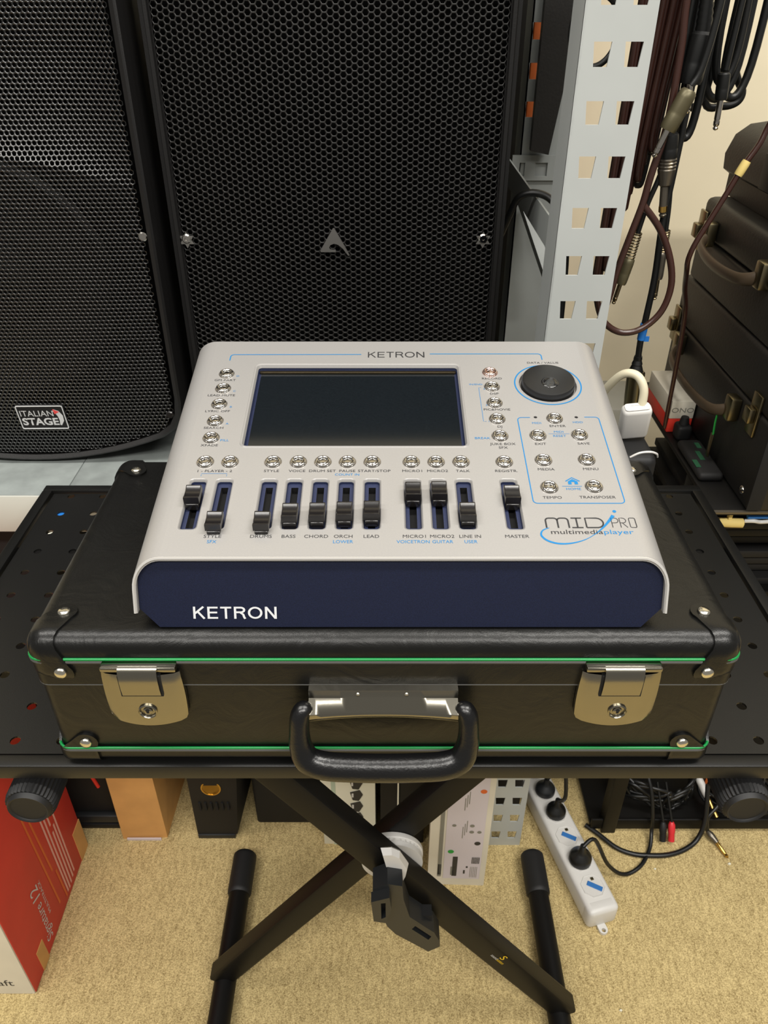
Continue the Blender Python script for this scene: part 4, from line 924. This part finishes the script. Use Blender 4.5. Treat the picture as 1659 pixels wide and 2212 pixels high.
part('cream_cable', B().tube([(.2530, .690, .906), (.2525, .692, .924), (.246, .698, .935), (.236, .706, .934), (.228, .716, .920), (.222, .728, .895), (.220, .738, .850), (.220, .742, .79)], .0042, 10, 6), 'cable_cream', ad, smooth=70)
tag(part('wire_tie', B().tube([(.236, .6465, .8740), (.244, .6460, .8790), (.254, .6465, .8800), (.262, .650, .8760), (.266, .656, .8690)], .0011, 6, 5), 'plastic_white', smooth=60), 'thin white wire tie just below the white adapter', 'wire tie')
tag(part('metal_box', B().bb((.306, .955, .0), (.360, 1.05, .770), .003), 'box_grey'), 'tall dull grey box standing behind the microphone connector', 'box')
tag(part('paper_roll', B().rod((.4005, .7665, .7148), (.4315, .7640, .7148), [(.0030, 0), (.0058, .05), (.0062, .5), (.0058, .95), (.0030, 1)], 14).bb((.411, .7625, .719), (.415, .7685, .7335)), 'yellow_paper', smooth=50), 'rolled strip of yellow paper tucked under the rack shelf', 'paper')
tag(part('blue_rod', B().rod((.4335, .7640, .7240), (.60, .7640, .7240), [(.0026, 0), (.0026, 1)], 12).bb((.47, .7625, .725), (.476, .7655, .7335)), 'tape_blue', smooth=50), 'blue plastic rod lying under the rack shelf edge', 'rod')
tag(part('white_cable', B().tube([(.433, .766, .7165), (.442, .763, .7185), (.452, .766, .7150), (.466, .763, .7180), (.49, .766, .7155), (.54, .763, .7175), (.62, .766, .716)], .0025, 8, 5).bb((.50, .7645, .717), (.504, .768, .7335)), 'plastic_white', smooth=60), 'crumpled white cable below the blue rod', 'cable')
for i in range(9):
    z = .552 + .016 * i; x0 = .412 + .012 * ((i * 7) % 3)
    tag(part('magazine', B().bb((x0, .86 + .006 * ((i * 5) % 3), z - .0115), (x0 + .30, 1.07, z), .0015), 'void_black'), 'dark magazine, %s in the pile on the rack shelf' % ('bottommost', 'second from bottom', 'third from bottom', 'fourth from bottom', 'middle one', 'fourth from top', 'third from top', 'second from top', 'topmost')[i], 'magazine', 'magazines piled on the rack')

# ================================================================== on the floor
# red carton
rx = thing('product_carton', (-.70, .68, 0), 'big red carton with white front and white script print on its side', 'carton')
part('carton_body', B().bb((-.90, .5590, 0), (-.5200, .800, .44), .002), 'red_card', rx)
wfr = part('front_sheet', B().bb((-.90, .5570, .001), (-.5215, .5592, .44)), 'white_card', rx, label='white front of the carton')
text('Soundcraft', frame((-.5455, .5567, .0335), (1, 0, 0), (0, 0, 1), (0, -1, 0)), .016, 'print_dark', wfr, w=.105, align='R')
def side(y, z): return frame((-.5196, y, z), (0, 0, 1), (0, -1, 0), (1, 0, 0)) @ I4
def sidestroke(name, pts, w_, m_):
    b_ = B(); vs, fs = stroke(pts, w_, 0); b_.add([(-.5196, y, z) for y, z, _ in vs], fs); return part(name, b_, m_, rx, smooth=0, fix=False)
for (y0, z0, y1, z1, m_) in ((.673, .260, .680, .030, 'print_orange'), (.686, .236, .692, .100, 'print_orange'), (.700, .090, .702, .012, 'print_orange'), (.709, .210, .709, .014, 'print_rose'), (.718, .215, .716, .012, 'print_rose'), (.727, .150, .724, .014, 'print_rose'), (.735, .158, .733, .016, 'print_rose'), (.743, .175, .741, .020, 'print_rose'), (.727, .205, .727, .165, 'print_rose')):
    sidestroke('printed_stripe', [(y0, z0), (y1, z1)], .0042, m_)
text('Signature', frame((-.5195, .632, .060), (0, .05, 1), (0, -1, .05), (1, 0, 0)), .017, 'print_white', rx, w=.088, shear=.35)
text('12', frame((-.5195, .637, .128), (0, .05, 1), (0, -1, .05), (1, 0, 0)), .021, 'print_white', rx, w=.030, shear=.35)
text('MULTITRACK', frame((-.5195, .653, .095), (0, .03, 1), (0, -1, .03), (1, 0, 0)), .006, 'print_white', rx, w=.080)
part('torn_corner', B().bb((-.5205, .590, .0005), (-.5190, .612, .050)), 'kraft', rx, label='bare torn cardboard patch')
part('torn_corner', B().bb((-.5205, .770, .0005), (-.5190, .8005, .075)), 'kraft', rx)
# kraft carton
kx = thing('kraft_carton', (-.42, .88, 0), 'plain brown upright cardboard box under the shelf', 'carton')
part('carton_body', B().loft([[(-.460, .812, 0), (-.383, .815, 0), (-.378, .95, 0), (-.456, .95, 0)], [(-.452, .806, .40), (-.378, .806, .40), (-.362, .95, .40), (-.446, .95, .40)]], cap0=True, cap1=True), 'kraft', kx)
part('tape_edge', B().bb((-.452, .8085, .0005), (-.392, .8105, .006)), 'paper_lilac', kx)
# dark equipment under the shelf
ax_ = thing('amplifier', (-.52, .92, 0), 'black amplifier on edge between the red and brown cartons', 'amplifier')
part('chassis', B().bb((-.600, .840, .0), (-.4660, 1.05, .36), .003), 'void_black', ax_); part('front_lip', B().bb((-.600, .8290, .022), (-.4660, .8402, .040), .002), 'plastic_lever', ax_, label='grey lip')
part('foot_rail', B().bb((-.600, .832, 0), (-.466, .8402, .012), .002), 'rubber', ax_)
part('red_marker', B().rod((-.4980, .8385, .150), (-.4900, .8385, .110), [(.003, 0), (.003, 1)], 10), 'red_bright', ax_, label='red trim line')
sx_ = thing('effects_box', (-.29, .88, 0), 'black printed carton with a gold ring emblem under the shelf', 'carton')
part('carton_body', B().loft([[(-.328, .815, .010), (-.258, .815, .010), (-.25, .93, .010), (-.324, .93, .010)], [(-.320, .800, .20), (-.238, .800, .20), (-.232, .92, .20), (-.312, .92, .20)]], cap0=True, cap1=True), 'void_black', sx_)
part('bottom_edge', B().bb((-.3275, .8125, 0), (-.262, .93, .010), .001), 'plastic_lever', sx_)
ring = B(); ring.lathe([(.0165, 0), (.0165, .0006), (.0145, .0006), (.0145, 0)], 32, frame((-.2850, .8025, .155), (1, 0, 0), (0, .08, 1), (0, -1, .08))); part('gold_ring', ring, 'gold', sx_, smooth=40, label='gold ring emblem')
for i in range(6): part('vent_rib', B().bb((-.312 + .0095 * i, .8045, .092), (-.3085 + .0095 * i, .8105, .112)), 'slit_black', sx_)
tag(part('equipment_case', B().bb((-.228, .842, 0), (-.112, 1.08, .30), .006, 3), 'void_black'), 'plain black hard case behind the crossed legs', 'case')
tag(part('rack_panel', B().bb((-.006, .802, 0), (.0215, 1.05, .36), .003), 'void_black'), 'narrow black panel standing beside the picture carton', 'panel')
tag(part('board', B().bb((.0220, .800, .06), (.0245, 1.05, .36)), 'paper_white'), 'thin cream board edge between the two black panels', 'board')
tag(part('rack_panel', B().bb((.0255, .803, 0), (.069, 1.05, .36), .003), 'void_black'), 'wider black panel standing beside the lilac-labelled white carton', 'panel')
# white carton with a photograph
pxx = thing('picture_carton', (-.06, .86, 0), 'white carton printed with a column of dark shapes behind the crossed legs', 'carton')
part('carton_body', B().bb((-.1045, .802, 0), (-.0145, 1.00, .34), .001), 'paper_white', pxx)
part('printed_band', B().bb((-.0870, .8012, .0), (-.0800, .8022, .34)), 'print_teal', pxx)
for i, z in enumerate((.176, .146, .116, .086)):
    b_ = B(); b_.loft([[(-.0560, .8016, z), (-.0400, .8016, z + .006), (-.0350, .8016, z - .006), (-.0420, .8016, z - .022), (-.0520, .8016, z - .020)], [(-.0560, .8006, z), (-.0400, .8006, z + .006), (-.0350, .8006, z - .006), (-.0420, .8006, z - .022), (-.0520, .8006, z - .020)]], cap0=True, cap1=True)
    part('pictured_clip', b_, 'print_dark', pxx, smooth=0)
    part('pictured_glint', B().bb((-.0535, .8003, z - .012), (-.0505, .8007, z - .002)), 'plastic_white', pxx)
part('printed_rule', B().bb((-.050, .8012, .040), (-.026, .8022, .043)), 'print_dark', pxx)
# white carton with lilac label
wx = thing('label_carton', (.12, .78, 0), 'white upright carton with a lilac printed label standing next to the upright foot', 'carton')
part('carton_body', B().loft([[(.0725, .729, 0), (.1665, .726, 0), (.1765, .80, 0), (.078, .80, 0)], [(.0725, .729, .32), (.1665, .726, .32), (.1765, .80, .32), (.078, .80, .32)]], cap0=True, cap1=True), 'white_card', wx)
WMx = frame((.1195, .7271, .16), (.9995, -.0319, 0), (0, 0, 1), (-.0319, -.9995, 0))
lb = part('label_sheet', B().plate([(-.022, -.140), (.038, -.140), (.038, .155), (-.022, .155)], None, .0003), 'paper_lilac', wx, WMx, smooth=0, fix=False)
def dab(u, v, w_, h_, m_='print_dark', nm='printed_block'): part(nm, B().plate([(u - w_ / 2, v - h_ / 2), (u + w_ / 2, v - h_ / 2), (u + w_ / 2, v + h_ / 2), (u - w_ / 2, v + h_ / 2)], None, .0006), m_, lb, WMx, smooth=0, fix=False)
dab(-.0285, .0, .006, .27, 'box_grey'); dab(-.0285, -.115, .006, .03)
dab(-.004, -.105, .008, .055); dab(-.0075, -.118, .006, .024, 'box_grey'); dab(.012, -.120, .003, .010); dab(.016, -.106, .003, .005)
for k in range(6): dab(.0235 + .0022 * k, -.087, .0014, .018)
for k in range(5): dab(.022 + .0026 * k, -.120, .0009, .030, 'box_grey')
for k, v in enumerate((-.012, -.004, .004, .06, .068, .076, .13, .138)): dab(.004 + .003 * (k % 3), v, .0012, .030, 'box_grey')
def disc(u, v, r_, m_): part('printed_mark', B().plate(circ(r_, 14, u, v), None, .0006), m_, lb, WMx, smooth=0, fix=False)
disc(-.012, -.064, .0050, 'print_green'); disc(.029, -.040, .0050, 'print_dark'); disc(.018, -.010, .0038, 'box_grey'); disc(.018, .006, .0038, 'box_grey'); disc(.030, -.010, .0035, 'box_grey'); disc(-.010, .006, .0034, 'box_grey'); disc(.030, .092, .0050, 'print_orange')
# power strip
dirv = Vector((.0505, -.1858, 0)).normalized(); SM = frame((.3170, .775, 0), (dirv.y * -1, dirv.x, 0), (-dirv.x, -dirv.y, 0), (0, 0, 1))
ps = thing('power_strip', (.3170, .775, 0), 'white multi-socket power strip lying on the carpet', 'power strip')
part('strip_body', B().box((0, .045, .0225), (.052, .330, .043), .007, 3), 'plastic_white', ps, SM, smooth=40)
eb = B(); eb.plate(rrect(.014, .020, .0068, 6, -.002, -.126), .001, .006, [circ(.0033, 12, -.002, -.1305)]); part('hanging_eye', eb, 'plastic_white', ps, SM, smooth=20)
part('end_cap', B().box((0, -.108, .0221), (.0526, .026, .0440), .008, 3), 'plastic_white', ps, SM, smooth=40)
SOCK = [-.082, -.034, .000, .042, .082, .124, .166]
for i, v in enumerate((-.078, -.032, .014, .060, .106, .152)):
    g = part('socket', B().lathe([(.0200, 0), (.0196, .0012), (.0185, .0010), (.0180, .0004), (0, .0004)], 8, T(0, v, .0439) @ R(22.5, 'Z')), 'plastic_white', ps, SM, smooth=20)
    part('socket_insert', B().box((.001, v - .002, .0447), (.0085, .0250, .0014), .0006, 1, None), 'socket_blue', g, SM @ T(.001, v, 0) @ R(48, 'Z') @ T(-.001, -v, 0), smooth=20, label='blue socket insert')
    part('earth_clip', B().box((.004, v + .011, .0450), (.005, .005, .0020), .0005, 1), 'brass', g, SM, smooth=20)
def mains_plug(v, x, hh, rr_, path, lbl, m_='cable_black'):
    t = thing('mains_plug', tuple(SM @ Vector((x, v, .0463))), lbl, 'plug', 'plugs in the power strip')
    part('plug_body', B().lathe([(rr_, 0), (rr_, hh * .35), (rr_ * .86, hh * .55), (rr_ * .5, hh * .8), (.0055, hh), (.0045, hh * 1.5), (0, hh * 1.5)], 22, T(x, v, .0463)), m_, t, SM, smooth=40)
    top = SM @ Vector((x, v, .0463 + hh * 1.4)); part('lead', B().tube([tuple(top)] + path, .0034, 9, 6), 'cable_black', t, smooth=70)
mains_plug(-.032, 0, .026, .0185, [(.347, .755, .085), (.375, .745, .030), (.405, .742, .006), (.437, .757, .006), (.462, .790, .006), (.470, .816, .020), (.468, .822, .050), (.462, .85, .10), (.445, .90, .14)], 'round black mains plug in the power strip, second socket from the near end')
mains_plug(.060, 0, .024, .0170, [(.306, .815, .12), (.300, .85, .20), (.285, .88, .30), (.280, .93, .42)], 'black mains plug in the middle of the power strip with its lead going up')
mains_plug(.106, .001, .022, .0175, [(.295, .87, .12), (.290, .89, .20), (.286, .90, .32)], 'grey mains plug beyond the middle of the power strip', 'plastic_lever')
mains_plug(.152, 0, .022, .0165, [(.284, .905, .12), (.278, .91, .2), (.272, .92, .3)], 'cream mains plug at the far end of the power strip', 'cable_cream')
tag(part('floor_cable', B().tube([(.360, .835, .006), (.378, .818, .006), (.404, .792, .005), (.430, .780, .005), (.456, .777, .005), (.490, .778, .005), (.523, .788, .006), (.548, .803, .014), (.560, .820, .045), (.562, .85, .10)], .0042, 10, 6), 'cable_black', smooth=70), 'thick black cable arcing over the carpet to the rack', 'cable')
# coils on the lower rack shelf
lp = []
for i in range(150):
    a = i * .42 + .3 * math.sin(i * 1.7); q = 1 - .12 * ((i * 13) % 7) / 7; lp.append((.490 + .078 * q * math.cos(a), .905 + .058 * q * math.sin(a), .034 + .055 * ((i * 7) % 23) / 23 + .010 * math.sin(a * 2)))
tag(part('cable_coil', B().tube(lp, .0034, 7, 3), 'cable_black', smooth=70), 'heap of coiled black cable on the lowest rack shelf', 'cable')
lp = [(.640 + .066 * math.cos(a) * (1 + .06 * math.sin(i)), .880 + .052 * math.sin(a), .028 + .0009 * i + .006 * math.sin(3 * a)) for i, a in [(i, i * .35) for i in range(60)]]
tag(part('cable_coil', B().tube(lp, .0028, 7, 3), 'cable_black', smooth=70), 'thin cable coil around the round can on the lowest rack shelf', 'cable')
tag(part('round_can', B().lathe([(.0375, 0), (.0375, .060), (.0390, .062), (.0390, .070), (.0360, .072), (.0345, .068), (0, .066)], 36, T(.638, .885, .0165)), 'dial_black', smooth=40), 'round black can with shiny rim on the lowest rack shelf', 'can')
rc_ = thing('phono_lead', (.50, .80, 0), 'phono lead with one red and one black plug resting on the carpet', 'cable')
for x, m_ in ((.503, 'plug_red'), (.488, 'rubber')):
    part('phono_plug', B().rod((x, .820, .038), (x, .803, .008), [(.0035, 0), (.0060, .15), (.0062, .5), (.0054, .6), (.0056, 1)], 16), m_, rc_, smooth=40, label='red plug' if m_ == 'plug_red' else None)
    part('lead', B().tube([(x, .820, .038), (x - .002, .828, .050), (x - .01, .86, .095)], .0022, 7, 5), 'cable_black', rc_, smooth=60)
jk = thing('jack_cable', (.575, .82, 0), 'jack plug with white barrel and gold shaft lying on the carpet', 'cable')
part('lead', B().tube([(.556, .905, .095), (.560, .895, .085), (.5615, .888, .080)], .0036, 9, 6), 'cable_black', jk, smooth=60)
part('plug_body', B().rod((.5620, .886, .075), (.5730, .856, .058), [(.0050, 0), (.0066, .2), (.0066, .8), (.0058, 1)], 18), 'plastic_white', jk, smooth=40); part('plug_tip', B().rod((.5730, .856, .058), (.5830, .826, .042), [(.0044, 0), (.0036, .3), (.0036, 1)], 14), 'gold', jk, smooth=40)
jk2 = thing('jack_cable', (.59, .80, 0), 'slim chrome jack plug lying beside the white-barrelled one', 'cable')
part('plug_body', B().rod((.5700, .818, .014), (.5820, .800, .0075), [(.0040, 0), (.0062, .3), (.0058, .6), (.0044, 1)], 16), 'plug_grey', jk2, smooth=40); part('plug_tip', B().rod((.5820, .800, .0075), (.5930, .772, .0040), [(.0034, 0), (.0032, .7), (.0022, .75), (.0034, .85), (0, 1)], 14), 'gold', jk2, smooth=40)
part('lead', B().tube([(.5700, .818, .014), (.566, .824, .044), (.585, .838, .060), (.60, .86, .075)], .0034, 9, 6), 'cable_black', jk2, smooth=60)
tag(part('orange_tag', B().rod((.585, .895, .090), (.602, .880, .105), [(.0025, 0), (.0045, .3), (.0030, 1)], 12).bb((.583, .893, .017), (.588, .898, .092)), 'orange_card', smooth=40), 'small orange plug poking out of the cables on the rack shelf', 'plug')
for (x, y, s_, lbl) in ((.5920, .7640, .006, 'white paper crumb at the tip of the chrome jack'), (.348, .534, .005, 'white paper crumb on the carpet close to the front edge'), (.462, .755, .0045, 'white paper crumb beside the black floor cable')):
    b_ = B(); b_.loft([[(x - s_ * .5, y, .0005), (x, y - s_ * .4, .0005), (x + s_ * .6, y, .0005), (x, y + s_ * .5, .0005)], [(x - s_ * .3, y, s_ * .6), (x, y - s_ * .3, s_ * .5), (x + s_ * .3, y + s_ * .1, s_ * .6), (x, y + s_ * .3, s_ * .4)]], cap0=True, cap1=True)
    tag(part('paper_crumb', b_, 'paper_white', smooth=0), lbl, 'paper')
b_ = B(); b_.tube([(.628, 1.3725, 1.158), (.640, 1.371, 1.150), (.655, 1.372, 1.146), (.668, 1.3715, 1.153)], [(.010, .0015), (.014, .002), (.015, .002), (.010, .0015)], 8, flat=(0, 0, 1)); tag(part('paper_scrap', b_, 'paper_white', smooth=40), 'small crumpled white paper scrap stuck on the cream wall', 'paper')
tag(part('under_shelf_darkener', B().bb((-.82, .850, .3605), (-.468, 1.20, .655), .006, 3), 'void_black'), 'black box added on the amplifier to darken the space under the left of the shelf', 'case')  # added black block, stands in for the darkness under the shelf
tag(part('slot_darkener', B().bb((.183, .860, 0), (.244, 1.10, .40), .004), 'void_black'), 'black box added behind the foot of the grey upright to darken its slots', 'box')  # added black block so the lower upright slots look dark
flush_texts()
